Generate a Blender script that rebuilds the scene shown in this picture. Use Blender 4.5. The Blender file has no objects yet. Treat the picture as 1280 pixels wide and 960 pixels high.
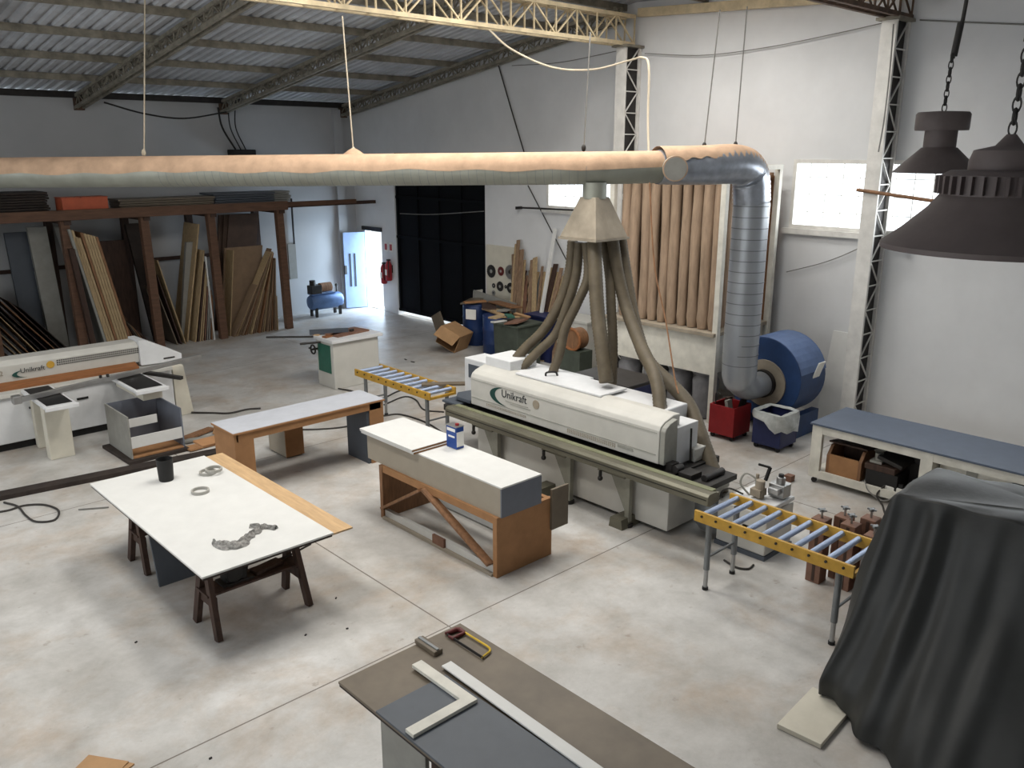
import bpy, bmesh, math, random
from mathutils import Vector, Matrix
random.seed(7)
PI = math.pi
scene = bpy.context.scene
COL = scene.collection
# ------------------------------------------------------------------ camera numbers (for placing things where they stand)
F = 1058.0; TH = math.atan(293/1058.0); CA = math.radians(46.9); H = 4.2
FW = (math.cos(CA), math.sin(CA)); RT = (math.sin(CA), -math.cos(CA))
def ray(x, y):
    u = (x-640)/F; v = (480-y)/F
    d = math.cos(TH)+v*math.sin(TH); z = -math.sin(TH)+v*math.cos(TH)
    return (FW[0]*d+RT[0]*u, FW[1]*d+RT[1]*u, z)
def atZ(x, y, z=0):
    r = ray(x, y); t = (z-H)/r[2]; return Vector((r[0]*t, r[1]*t, z))
def atX(x, y, X):
    r = ray(x, y); t = X/r[0]; return Vector((X, r[1]*t, H+r[2]*t))
def atY(x, y, Y):
    r = ray(x, y); t = Y/r[1]; return Vector((r[0]*t, Y, H+r[2]*t))
def atD(x, y, d):
    r = ray(x, y); k = d/(r[0]*FW[0]+r[1]*FW[1]); return Vector((r[0]*k, r[1]*k, H+r[2]*k))

# ------------------------------------------------------------------ materials
def lin(h):
    h = h.lstrip('#'); o = []
    for i in (0, 2, 4):
        c = int(h[i:i+2], 16)/255
        o.append(c/12.92 if c <= .04045 else ((c+.055)/1.055)**2.4)
    return o
def mat(name, hexc, rough=.6, metal=0., var=.12, vscale=6., bump=0., hex2=None, stretch=(1, 1, 1), spec=.4, detail=4):
    m = bpy.data.materials.new(name); m.use_nodes = True
    nt = m.node_tree; N = nt.nodes; L = nt.links
    b = N['Principled BSDF']
    b.inputs['Roughness'].default_value = rough; b.inputs['Metallic'].default_value = metal
    b.inputs['Specular IOR Level'].default_value = spec
    c = lin(hexc); c2 = lin(hex2) if hex2 else [v*(1-var*2) for v in c]
    c1 = c if hex2 else [min(1, v*(1+var*.5)) for v in c]
    tc = N.new('ShaderNodeTexCoord'); mp = N.new('ShaderNodeMapping'); mp.inputs['Scale'].default_value = stretch
    nz = N.new('ShaderNodeTexNoise'); nz.inputs['Scale'].default_value = vscale; nz.inputs['Detail'].default_value = detail
    nz.inputs['Roughness'].default_value = .6
    rp = N.new('ShaderNodeValToRGB')
    rp.color_ramp.elements[0].position = .3; rp.color_ramp.elements[1].position = .7
    rp.color_ramp.elements[0].color = (*c2, 1); rp.color_ramp.elements[1].color = (*c1, 1)
    L.new(tc.outputs['Object'], mp.inputs['Vector']); L.new(mp.outputs[0], nz.inputs['Vector'])
    L.new(nz.outputs['Fac'], rp.inputs['Fac']); L.new(rp.outputs['Color'], b.inputs['Base Color'])
    if bump:
        bp = N.new('ShaderNodeBump'); bp.inputs['Strength'].default_value = bump; bp.inputs['Distance'].default_value = .02
        L.new(nz.outputs['Fac'], bp.inputs['Height']); L.new(bp.outputs[0], b.inputs['Normal'])
    return m

def floor_mat():
    m = bpy.data.materials.new('polished_concrete'); m.use_nodes = True
    nt = m.node_tree; N = nt.nodes; L = nt.links; b = N['Principled BSDF']
    tc = N.new('ShaderNodeTexCoord'); out = tc.outputs['Object']
    def noise(scale, det, rough=.6, dist=0):
        n = N.new('ShaderNodeTexNoise'); n.inputs['Scale'].default_value = scale; n.inputs['Detail'].default_value = det
        n.inputs['Roughness'].default_value = rough; n.inputs['Distortion'].default_value = dist
        L.new(out, n.inputs['Vector']); return n.outputs['Fac']
    def ramp(f, p0, p1, a, bb):
        r = N.new('ShaderNodeValToRGB'); r.color_ramp.elements[0].position = p0; r.color_ramp.elements[1].position = p1
        r.color_ramp.elements[0].color = a; r.color_ramp.elements[1].color = bb
        L.new(f, r.inputs['Fac']); return r.outputs['Color']
    def mix(f, a, bb, mode='MIX'):
        x = N.new('ShaderNodeMix'); x.data_type = 'RGBA'; x.blend_type = mode
        if isinstance(f, float): x.inputs[0].default_value = f
        else: L.new(f, x.inputs[0])
        for s, v in ((x.inputs[6], a), (x.inputs[7], bb)):
            if isinstance(v, tuple): s.default_value = v
            else: L.new(v, s)
        return x.outputs[2]
    base = ramp(noise(.55, 5, .6, .2), .3, .72, (*lin('#b4b1ac'), 1), (*lin('#cccbc9'), 1))
    warm = ramp(noise(.9, 7, .7, .3), .47, .70, (0, 0, 0, 1), (.85, .85, .85, 1))
    c = mix(warm, base, (*lin('#b0a08f'), 1))
    cloud = ramp(noise(2.2, 10, .74, .15), .28, .72, (.70, .695, .68, 1), (1.08, 1.08, 1.08, 1))
    c = mix(1.0, c, cloud, 'MULTIPLY')
    spots = ramp(noise(7., 5, .6), .64, .72, (0, 0, 0, 1), (.5, .5, .5, 1))
    c = mix(spots, c, (*lin('#8a7d72'), 1))
    sep = N.new('ShaderNodeSeparateXYZ'); L.new(out, sep.inputs[0])
    fac = None
    for ax, pos in ((0, 4.27), (0, 9.2), (0, -.7), (1, 5.41), (1, 10.6), (1, 15.8)):
        a = N.new('ShaderNodeMath'); a.operation = 'SUBTRACT'; L.new(sep.outputs[ax], a.inputs[0]); a.inputs[1].default_value = pos
        bb = N.new('ShaderNodeMath'); bb.operation = 'ABSOLUTE'; L.new(a.outputs[0], bb.inputs[0])
        l = N.new('ShaderNodeMath'); l.operation = 'LESS_THAN'; L.new(bb.outputs[0], l.inputs[0]); l.inputs[1].default_value = .007
        if fac is None: fac = l.outputs[0]
        else:
            mx = N.new('ShaderNodeMath'); mx.operation = 'MAXIMUM'; L.new(fac, mx.inputs[0]); L.new(l.outputs[0], mx.inputs[1]); fac = mx.outputs[0]
    c = mix(fac, c, (*lin('#6e675f'), 1))
    L.new(c, b.inputs['Base Color']); b.inputs['Roughness'].default_value = .42; b.inputs['Specular IOR Level'].default_value = .35
    return m
def glass_mat(name, t=.85, tint=(1, 1, 1)):
    m = bpy.data.materials.new(name); m.use_nodes = True
    nt = m.node_tree; N = nt.nodes; L = nt.links; N.remove(N['Principled BSDF'])
    a = N.new('ShaderNodeBsdfTransparent'); a.inputs[0].default_value = (*tint, 1)
    g = N.new('ShaderNodeBsdfGlossy'); g.inputs['Roughness'].default_value = .15
    x = N.new('ShaderNodeMixShader'); x.inputs[0].default_value = 1-t
    L.new(a.outputs[0], x.inputs[1]); L.new(g.outputs[0], x.inputs[2]); L.new(x.outputs[0], N['Material Output'].inputs[0])
    return m

M = {}
M['floor'] = floor_mat()
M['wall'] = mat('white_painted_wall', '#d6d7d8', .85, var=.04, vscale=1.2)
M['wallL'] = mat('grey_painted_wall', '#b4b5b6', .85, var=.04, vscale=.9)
M['roof'] = mat('galvanised_roof_sheet', '#c0c3c8', .6, .05, var=.12, vscale=2.)
M['cream'] = mat('cream_painted_steel', '#d3c2a0', .6, .0, var=.15, vscale=5)
M['steel_dk'] = mat('weathered_truss_steel', '#8f897b', .65, .1, var=.25, vscale=5)
M['rusty'] = mat('rust_brown_steel', '#5f4a3b', .7, .1, var=.3, vscale=6)
M['colwhite'] = mat('white_column_steel', '#dcdad5', .6, var=.08)
M['duct'] = mat('galvanised_duct', '#94968c', .5, .3, var=.10, vscale=3)
M['duct2'] = mat('galvanised_down_pipe', '#a7abb0', .38, .6, var=.06, vscale=2.5)
M['flex'] = mat('silver_flexible_duct', '#b4bac4', .33, .75, var=.12, vscale=9)
M['dust'] = mat('settled_sawdust', '#b89a80', .95, var=.12, vscale=5, bump=.3)
M['hood'] = mat('dusty_hood_sheet', '#a59a89', .6, .2, var=.15, vscale=4)
M['hose'] = mat('grey_brown_hose', '#625847', .6, var=.15, vscale=6)
M['mwhite'] = mat('machine_off_white', '#c4c2bb', .5, var=.05, vscale=3)
M['mwhite2'] = mat('machine_bright_white', '#d6d7d8', .45, var=.04)
M['mgrey'] = mat('machine_grey', '#9b9a92', .5, var=.1)
M['rail'] = mat('olive_grey_rail', '#716e5f', .45, .3, var=.15, vscale=4, stretch=(1, .3, 1))
M['railm'] = mat('grey_green_bracket', '#8d8c80', .5, .1, var=.1)
M['railg'] = mat('green_rail_pad', '#7a7c60', .6, var=.1)
M['black'] = mat('black_rubber', '#1d1c1c', .6, var=.2)
M['dark'] = mat('dark_iron', '#34312f', .55, .3, var=.2)
M['gate'] = mat('black_painted_gate', '#06080d', .75, .0, var=.2, spec=.15)
M['blue_door'] = mat('pale_blue_door_paint', '#a9c0e6', .5, var=.05)
M['steel'] = mat('brushed_steel', '#a9a9a8', .35, .8, var=.08)
M['leg'] = mat('grey_painted_leg', '#7d8081', .45, .4, var=.1)
M['yellow'] = mat('yellow_paint', '#bd9338', .5, var=.12, vscale=8)
M['roller'] = mat('blue_grey_roller', '#a5b4cf', .35, .35, var=.08)
M['blue'] = mat('blue_fan_paint', '#24406c', .5, var=.12)
M['bluet'] = mat('pale_blue_metal', '#5a7098', .5, .1, var=.1)
M['red'] = mat('red_bin_paint', '#8f1d21', .5, var=.1)
M['navy'] = mat('navy_bin_paint', '#252c55', .5, var=.1)
M['plastic'] = mat('clear_plastic_bag', '#b9bcb9', .3, var=.15, vscale=12, bump=.4)
M['bag'] = mat('tan_filter_cloth', '#a18a74', .9, var=.14, vscale=5, stretch=(3, 3, .6))
M['greybag'] = mat('grey_dust_sack', '#77777a', .7, var=.15, bump=.2)
M['ply'] = mat('plywood', '#c0a078', .7, var=.12, vscale=3, stretch=(8, 1, 1))
M['wood'] = mat('brown_wood', '#8a6446', .65, var=.2, vscale=4, stretch=(6, 6, 1))
M['wooddk'] = mat('dark_brown_wood', '#453229', .7, var=.25, vscale=4, stretch=(6, 6, 1))
M['beam'] = mat('red_brown_beam', '#644837', .7, var=.2, vscale=3, stretch=(1, 6, 6))
M['mdf'] = mat('raw_mdf', '#9f754f', .8, var=.1, vscale=5)
M['tan'] = mat('pale_board_edge', '#b29a76', .75, var=.2, vscale=7, stretch=(9, 9, .7))
M['greyboard'] = mat('grey_melamine_board', '#8f8e88', .6, var=.08)
M['greybluebd'] = mat('blue_grey_melamine', '#666b75', .5, var=.05)
M['toplam'] = mat('pale_grey_laminate', '#b2b5bc', .55, var=.04)
M['slate'] = mat('slate_grey_laminate', '#4b5159', .5, var=.06)
M['whitebd'] = mat('white_melamine', '#d0d0cd', .45, var=.03)
M['greige'] = mat('greige_melamine', '#9b9283', .55, var=.04)
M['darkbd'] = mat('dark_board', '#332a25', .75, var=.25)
M['brownbd'] = mat('brown_hardboard', '#6e6354', .5, var=.14, vscale=3)
M['benchtop'] = mat('blue_grey_bench_top', '#505a6a', .55, var=.05)
M['benchw'] = mat('worn_white_paint', '#d6d3c8', .6, var=.1, vscale=5)
M['tarp'] = mat('dark_tarpaulin', '#2b2c2b', .5, var=.15, vscale=3, bump=.25)
M['orange'] = mat('orange_plastic', '#b4583a', .55, var=.1)
M['brick'] = mat('reddish_brown_block', '#7f5d4c', .7, var=.15)
M['card'] = mat('cardboard', '#a9855f', .85, var=.08)
M['barrel'] = mat('blue_barrel_plastic', '#1d3564', .45, var=.12)
M['green'] = mat('dull_green_paint', '#474e45', .6, var=.15)
M['greendoor'] = mat('green_door_paint', '#2f6353', .5, var=.08)
M['extred'] = mat('extinguisher_red', '#a3222a', .4, var=.08)
M['pcomp'] = mat('blue_grey_tank', '#5e7ba8', .45, .2, var=.12)
M['lamp'] = mat('dark_lamp_metal', '#5f5553', .6, .1, var=.10, vscale=9)
M['canblue'] = mat('blue_tin', '#1f4690', .4, .1, var=.08)
M['paper'] = mat('white_label', '#e8e6e0', .7, var=.04)
M['text'] = mat('dark_grey_print', '#3a3d3e', .6, var=.02)
M['textg'] = mat('dark_green_print', '#16403a', .6, var=.02)
M['rope'] = mat('pale_cord', '#b9ae9a', .8, var=.1)
M['wire'] = mat('dark_cable', '#35322f', .7, var=.1)
M['wireg'] = mat('grey_cable', '#7d7c78', .7, var=.1)
M['rag'] = mat('grey_rag', '#95938f', .9, var=.35, vscale=30)
M['pale'] = mat('pale_wall_board', '#cfcabb', .7, var=.04)
M['tape'] = mat('grey_edge_tape', '#a5a39c', .5, var=.08)
M['hsaw'] = mat('yellow_saw_frame', '#c9a72c', .45, .2, var=.1)
M['hsawr'] = mat('dark_red_handle', '#5d1f1d', .5, var=.1)
M['orangebd'] = mat('orange_brown_wood_strip', '#8c5a34', .6, var=.15, vscale=3, stretch=(1, 8, 8))
M['sheet'] = mat('light_brown_sheet', '#86705a', .75, var=.08)
M['sheetdk'] = mat('dark_brown_sheet', '#55443a', .75, var=.1)
M['woodg'] = mat('weathered_wood', '#8d745d', .8, var=.2, vscale=4, stretch=(6, 6, 1))
M['glass'] = glass_mat('window_glass', .9)
M['skylight'] = glass_mat('translucent_roof_sheet', .8, (1, .97, .92))

# ------------------------------------------------------------------ geometry helpers
OFF = {}
def rotm(ax, deg): return Matrix.Rotation(math.radians(deg), 3, ax)
class G:
    def __init__(s): s.bm = bmesh.new()
    def _hexa(s, P):
        v = [s.bm.verts.new(p) for p in P]
        for f in ((0, 3, 2, 1), (4, 5, 6, 7), (0, 1, 5, 4), (1, 2, 6, 5), (2, 3, 7, 6), (3, 0, 4, 7)):
            s.bm.faces.new([v[i] for i in f])
    def box(s, x0, x1, y0, y1, z0, z1):
        s._hexa([(x0, y0, z0), (x1, y0, z0), (x1, y1, z0), (x0, y1, z0), (x0, y0, z1), (x1, y0, z1), (x1, y1, z1), (x0, y1, z1)]); return s
    def obox(s, c, size, R):
        c = Vector(c); h = [d/2 for d in size]; P = []
        for z in (-1, 1):
            for x, y in ((-1, -1), (1, -1), (1, 1), (-1, 1)):
                P.append(c+R @ Vector((x*h[0], y*h[1], z*h[2])))
        s._hexa(P); return s
    def bar(s, p, q, w, h, up=(0, 0, 1)):
        p = Vector(p); q = Vector(q); d = (q-p).normalized(); u = Vector(up)
        if abs(d.dot(u)) > .98: u = Vector((1, 0, 0))
        a = d.cross(u).normalized()*(w/2); b = a.cross(d).normalized()*(h/2)
        s._hexa([p-a-b, p+a-b, q+a-b, q-a-b, p-a+b, p+a+b, q+a+b, q-a+b]); return s
    def ring(s, c, d, r, n, ref=None):
        d = d.normalized(); u = ref if ref is not None else (Vector((0, 0, 1)) if abs(d.z) < .9 else Vector((1, 0, 0)))
        a = d.cross(u).normalized(); b = d.cross(a).normalized()
        return [s.bm.verts.new(c+a*(r*math.cos(2*PI*i/n))+b*(r*math.sin(2*PI*i/n))) for i in range(n)]
    def tube(s, pts, r, n=8, caps=True):
        pts = [Vector(p) for p in pts]; prev = None; first = None
        a = None
        for i, p in enumerate(pts):
            d = (pts[min(i+1, len(pts)-1)]-pts[max(i-1, 0)]).normalized()
            if a is None:
                u = Vector((0, 0, 1)) if abs(d.z) < .9 else Vector((1, 0, 0)); a = d.cross(u).normalized()
            else: a = (a-d*a.dot(d)).normalized()
            b = d.cross(a); rr = r[i] if isinstance(r, (list, tuple)) else r
            ring = [s.bm.verts.new(p+a*(rr*math.cos(2*PI*k/n))+b*(rr*math.sin(2*PI*k/n))) for k in range(n)]
            if prev:
                for k in range(n): s.bm.faces.new((prev[k], prev[(k+1) % n], ring[(k+1) % n], ring[k]))
            else: first = ring
            prev = ring
        if caps: s.bm.faces.new(first[::-1]); s.bm.faces.new(prev)
        return s
    def cyl(s, p, q, r0, r1=None, n=20): return s.tube([p, q], [r0, r0 if r1 is None else r1], n)
    def lathe(s, prof, c, n=28, axis=(0, 0, 1), cap=True):
        c = Vector(c); ax = Vector(axis).normalized(); u = Vector((1, 0, 0)) if abs(ax.x) < .9 else Vector((0, 1, 0))
        a = ax.cross(u).normalized(); b = ax.cross(a).normalized(); prev = None; first = None
        for r, h in prof:
            ring = [s.bm.verts.new(c+ax*h+a*(r*math.cos(2*PI*k/n))+b*(r*math.sin(2*PI*k/n))) for k in range(n)]
            if prev:
                for k in range(n): s.bm.faces.new((prev[k], prev[(k+1) % n], ring[(k+1) % n], ring[k]))
            else: first = ring
            prev = ring
        if cap: s.bm.faces.new(first[::-1]); s.bm.faces.new(prev)
        return s
    def prism(s, poly, axis, a0, a1):
        def P(u, v, w): return {'x': (w, u, v), 'y': (u, w, v), 'z': (u, v, w)}[axis]
        A = [s.bm.verts.new(P(u, v, a0)) for u, v in poly]; B = [s.bm.verts.new(P(u, v, a1)) for u, v in poly]
        n = len(poly); s.bm.faces.new(A[::-1]); s.bm.faces.new(B)
        for i in range(n): s.bm.faces.new((A[i], A[(i+1) % n], B[(i+1) % n], B[i]))
        return s
    def poly(s, pts): s.bm.faces.new([s.bm.verts.new(p) for p in pts]); return s
    def ball(s, c, r, sc=(1, 1, 1), sub=2):
        t = Matrix.Translation(Vector(c)) @ Matrix.Diagonal((r*sc[0], r*sc[1], r*sc[2], 1))
        bmesh.ops.create_icosphere(s.bm, subdivisions=sub, radius=1, matrix=t); return s
    def torus(s, c, R, r, axis=(0, 0, 1), n=24, k=8, sc=1):
        c = Vector(c); ax = Vector(axis).normalized(); u = Vector((1, 0, 0)) if abs(ax.x) < .9 else Vector((0, 1, 0))
        a = ax.cross(u).normalized(); b = ax.cross(a).normalized(); rings = []
        for i in range(n):
            t = 2*PI*i/n; d = a*math.cos(t)+b*math.sin(t)*sc
            rings.append([s.bm.verts.new(c+d*(R+r*math.cos(2*PI*j/k))+ax*(r*math.sin(2*PI*j/k))) for j in range(k)])
        for i in range(n):
            A = rings[i]; B = rings[(i+1) % n]
            for j in range(k): s.bm.faces.new((A[j], A[(j+1) % k], B[(j+1) % k], B[j]))
        return s
def mk(name, g, m, parent=None, bevel=0, smooth=False, orig=None):
    bm = g.bm
    bmesh.ops.recalc_face_normals(bm, faces=bm.faces)
    if parent is not None: o0 = OFF[parent]
    elif orig is not None: o0 = Vector(orig)
    else:
        xs = [v.co.x for v in bm.verts]; ys = [v.co.y for v in bm.verts]; zs = [v.co.z for v in bm.verts]
        o0 = Vector(((min(xs)+max(xs))/2, (min(ys)+max(ys))/2, min(zs)))
    for v in bm.verts: v.co -= o0
    if smooth:
        for f in bm.faces: f.smooth = True
        for e in bm.edges:
            if len(e.link_faces) == 2 and e.calc_face_angle(0) > .7: e.smooth = False
    me = bpy.data.meshes.new(name); bm.to_mesh(me); bm.free()
    me.materials.append(M[m] if isinstance(m, str) else m)
    o = bpy.data.objects.new(name, me); COL.objects.link(o)
    if parent is not None: o.parent = parent
    else: o.location = o0
    OFF[o] = o0
    if bevel:
        b = o.modifiers.new('bevel', 'BEVEL'); b.width = bevel; b.segments = 2; b.limit_method = 'ANGLE'
    return o
def tag(o, label, cat, group=None):
    o['label'] = label; o['category'] = cat
    if group: o['group'] = group
    return o
def thing(name, label, cat, loc, group=None):
    o = bpy.data.objects.new(name, None); o.empty_display_size = .1; COL.objects.link(o); o.location = loc
    OFF[o] = Vector(loc); return tag(o, label, cat, group)
def struct(name, g, m, bevel=0, orig=(0, 0, 0)):
    o = mk(name, g, m, None, bevel, orig=orig); o['kind'] = 'structure'; return o
def copy_tree(root, delta):
    r = root.copy(); COL.objects.link(r); r.location = Vector(root.location)+Vector(delta); OFF[r] = OFF[root]+Vector(delta)
    for ch in [c for c in root.children]:
        c = ch.copy(); COL.objects.link(c); c.parent = r; OFF[c] = OFF[r]
        for gd in [x for x in ch.children]:
            d = gd.copy(); COL.objects.link(d); d.parent = c; OFF[d] = OFF[r]
    return r
def spline(pts, seg=8):
    pts = [Vector(p) for p in pts]; P = [pts[0]*2-pts[1]]+pts+[pts[-1]*2-pts[-2]]; out = []
    for i in range(1, len(P)-2):
        a, b, c, d = P[i-1:i+3]
        for k in range(seg):
            t = k/seg
            out.append(.5*((2*b)+(c-a)*t+(2*a-5*b+4*c-d)*t*t+(3*b-a-3*c+d)*t**3))
    out.append(pts[-1]); return out
def cable(name, pts, r, m, label, cat='cable', seg=8, group=None):
    return tag(mk(name, G().tube(spline(pts, seg), r, 6), m, smooth=True), label, cat, group)
def text(name, body, size, pos, xd, yd, m, parent, depth=.002):
    cu = bpy.data.curves.new(name, 'FONT'); cu.body = body; cu.size = size; cu.extrude = depth
    t = bpy.data.objects.new(name, cu); COL.objects.link(t); bpy.context.view_layer.update()
    me = bpy.data.meshes.new_from_object(t); bpy.data.objects.remove(t)
    xd = Vector(xd); yd = Vector(yd); nd = xd.cross(yd)
    R = Matrix((xd, yd, nd)).transposed()
    off = Vector(pos)-OFF[parent]
    for v in me.vertices: v.co = R @ v.co+off
    me.materials.clear(); me.materials.append(M[m])
    o = bpy.data.objects.new(name, me); COL.objects.link(o); o.parent = parent; OFF[o] = OFF[parent]; return o

# ================================================================== SETTING
XW = 12.9; YA = 20.0
XN, YN = -3.5, -3.5
ZS = lambda y: 5.38+.147*(YA-y) if y >= 10.5 else 5.38+.147*9.5-.055*(10.5-y)   # underside of roof sheet
struct('floor', G().box(XN, XW, YN, YA, -.1, 0), 'floor')
# wall with windows, gate and door (x = 12.9)
g = G(); T = .2
def wseg(y0, y1, z0, z1): g.box(XW, XW+T, y0, y1, z0, z1)
GATE = (14.68, 18.18, 4.12); DOOR = (18.83, 19.6, 2.1)
W1 = (10.78, 12.71, 3.02, 4.05); W2 = (.6, 7.15, 2.97, 4.05)
wseg(YN, W2[0], 0, 5.2); wseg(W2[0], W2[1], 0, W2[2]); wseg(W2[0], W2[1], W2[3], 5.2)
wseg(W2[1], W1[0], 0, 5.2); wseg(W1[0], W1[1], 0, W1[2]); wseg(W1[0], W1[1], W1[3], 5.2)
wseg(W1[1], GATE[0], 0, 5.2); wseg(GATE[0], GATE[1], GATE[2], 5.2); wseg(GATE[1], DOOR[0], 0, 5.2)
wseg(DOOR[0], DOOR[1], DOOR[2], 5.2); wseg(DOOR[1], YA+T, 0, 5.2)
g.prism([(YN, 5.2), (YA+T, 5.2), (YA+T, ZS(YA)-.03), (10.5, ZS(10.5)-.02), (YN, ZS(YN)-.02)], 'x', XW, XW+T)
struct('wall_right', g, 'wall')
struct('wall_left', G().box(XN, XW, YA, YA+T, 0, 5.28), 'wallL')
struct('wall_front', G().box(XN-T, XW+T, YN-T, YN, 0, 6.4), 'wall')
struct('wall_back', G().box(XN-T, XN, YN, YA+T, 0, 2.6).box(XN-T, XN, YN, YA+T, 4.6, 7.0).box(XN-T, XN, YN, 1.0, 2.6, 4.6).box(XN-T, XN, 16, YA+T, 2.6, 4.6), 'wall')  # high opening is made up, added to let fill light in
# corrugated roof sheets
def corrugated(x0, x1, ya, yb):
    g = G(); p = .2; n = int(round((x1-x0)/p)); rowA = []; rowB = []
    for i in range(n):
        x = x0+i*p
        for dx, dz in ((0, 0), (.09, 0), (.12, .045), (.17, .045)):
            for row, y in ((rowA, ya), (rowB, yb)):
                row.append(g.bm.verts.new((x+dx, y, ZS(y)+dz)))
    for row, y in ((rowA, ya), (rowB, yb)): row.append(g.bm.verts.new((x1, y, ZS(y))))
    for i in range(len(rowA)-1): g.bm.faces.new((rowA[i], rowA[i+1], rowB[i+1], rowB[i]))
    return g
struct('ceiling', corrugated(-3.7, 13.1, 10.45, 20.22), 'roof')
SKY = [(1.3, 2.5), (4.9, 6.1), (7.7, 8.9), (10.1, 11.3)]; SY = (6.0, 9.6)
xs = [-3.7]+[v for s in SKY for v in s]+[13.1]
for i in range(0, len(xs), 2):
    struct('ceiling', corrugated(xs[i], xs[i+1], SY[0], SY[1]), 'roof')
for i, (a, b) in enumerate(SKY): struct('window_%d' % (i+3), corrugated(a, b, SY[0], SY[1]), 'skylight')
struct('ceiling', corrugated(-3.7, 13.1, SY[1], 10.55), 'roof'); struct('ceiling', corrugated(-3.7, 13.1, -3.9, SY[0]), 'roof')
k = 1
for y in (19.86, 18.45, 16.9, 15.35, 13.8, 12.2, 10.75):
    w, h = (.07, .12) if y < 19.8 else (.1, .16)
    struct('trim_%d' % k, G().box(-3.5, XW, y-w/2, y+w/2, ZS(y)-h, ZS(y)-(.004 if y < 19.8 else .03)), 'steel_dk' if y < 19.8 else 'dark'); k += 1
for y in (9.0, 7.6, 4.4, 2.8):
    struct('trim_%d' % k, G().box(-3.5, XW, y-.035, y+.035, ZS(y)-.12, ZS(y)-.004), 'steel_dk'); k += 1
# sloping tie along the gable above the bright bay
struct('trim_%d' % k, G().bar((12.8, 10.35, 6.55), (12.8, 5.7, 6.32), .12, .14), 'cream'); k += 1
# windows
def window(name, W, bars):
    y0, y1, z0, z1 = W; g = G(); f = .06
    for a in (y0, y1-f): g.box(XW-.02, XW+.1, a, a+f, z0+f, z1-f)
    for a in (z0, z1-f): g.box(XW-.02, XW+.1, y0, y1, a, a+f)
    o = struct(name, g, 'colwhite')
    s = mk('window_sill', G().box(XW-.07, XW-.001, y0-.15, y1+.1, z0-.09, z0-.002), 'colwhite', o)
    g = G(); n = bars
    for i in range(1, n):
        y = y0+(y1-y0)*i/n; g.box(XW+.04, XW+.06, y-.006, y+.006, z0, z1)
    for i in range(1, 4):
        z = z0+(z1-z0)*i/4; g.box(XW+.045, XW+.058, y0, y1, z-.006, z+.006)
    mk('glazing_bar', g, 'colwhite', o)
    mk('pane', G().box(XW+.07, XW+.075, y0+.01, y1-.01, z0+.01, z1-.01), 'glass', o)
window('window_1', W1, 8); window('window_2', W2, 24)
struct('trim_30', G().box(12.3, 12.55, 19.9, 20.0, 0, 5.2), 'wallL')
# black gate, standing a hand above the sill on its far half
g = G(); g.box(XW+.06, XW+.12, GATE[0], GATE[1], .1, GATE[2])
d1 = struct('door_1', g, 'gate')
g = G()
for i in range(5):
    y = GATE[0]+.03+(GATE[1]-GATE[0]-.12)*i/4; g.box(XW+.02, XW+.06, y, y+.06, .1, GATE[2])
for z in (.1, 2.0, 3.0, GATE[2]-.08): g.box(XW+.025, XW+.06, GATE[0], GATE[1], z, z+.07)
mk('gate_frame', g, 'gate', d1)
# open door leaf (swung in towards the corner) and dark closer above it
d2 = struct('door_2', G().bar((XW-.02, 19.62, 1.04), (12.34, 19.82, 1.04), .045, 2.04), 'blue_door')
g = G()
dv = (Vector((12.34, 19.82, 0))-Vector((XW-.02, 19.62, 0))).normalized(); nv = Vector((dv.y, -dv.x, 0))
if nv.y > 0: nv = -nv
for f0, f1, z0, z1 in ((.42, .5, .6, 1.5), (.62, .7, .6, 1.5)):
    a = Vector((XW-.02, 19.62, 0))+dv*(.63*f0)+nv*.026; b = Vector((XW-.02, 19.62, 0))+dv*(.63*f1)+nv*.026
    g.bar(a+Vector((0, 0, (z0+z1)/2)), b+Vector((0, 0, (z0+z1)/2)), .006, z1-z0)
mk('door_slot', g, 'slate', d2)
a = Vector((XW-.02, 19.62, 1.05))+dv*.56+nv*.05
mk('door_handle', G().box(a.x-.03, a.x+.03, a.y-.03, a.y+.02, .95, 1.18), 'dark', d2)
struct('trim_%d' % k, G().box(XW-.05, XW-.003, DOOR[0]-.05, DOOR[1]+.08, DOOR[2]+.02, DOOR[2]+.12), 'dark'); k += 1

# ================================================================== roof trusses and lattice columns
def truss(name, label, p, q, depth, panel, m, planes=(0,), chord=.05, web=.022, cross=True, group=None):
    """p,q: ends of the bottom chord"""
    p = Vector(p); q = Vector(q); mid = (p+q)/2
    t = thing(name, label, 'roof truss', p, group)
    d = q-p; n = max(2, int(d.length/panel)); side = d.normalized().cross(Vector((0, 0, 1))).normalized()
    up = Vector((0, 0, depth)); gb, gt, gw = G(), G(), G()
    for s in planes:
        o = side*s
        gb.bar(p+o, q+o, chord, chord); gt.bar(p+o+up, q+o+up, chord, chord)
        for i in range(n+1):
            a = p+o+d*(i/n); gw.bar(a, a+up, web, web)
            if i < n:
                b = p+o+d*((i+1)/n)
                if i % 2 == 0: gw.bar(a, b+up, web, web)
                else: gw.bar(a+up, b, web, web)
    if len(planes) > 1:
        for i in range(0, n+1):
            a = p+d*(i/n); gb.bar(a+side*planes[0], a+side*planes[-1], web, web); gt.bar(a+up+side*planes[0], a+up+side*planes[-1], web, web)
    mk('bottom_chord', gb, m, t); mk('top_chord', gt, m, t); mk('lattice_web', gw, m, t)
    return t
names = {2.95: 'sloping grey lattice rafter at the far left of the roof', 6.15: 'sloping grey lattice rafter whose foot sits left on the far wall',
         9.35: 'sloping grey lattice rafter ending above the black hoist box', 12.6: 'sloping grey lattice rafter against the white gable wall'}
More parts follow.
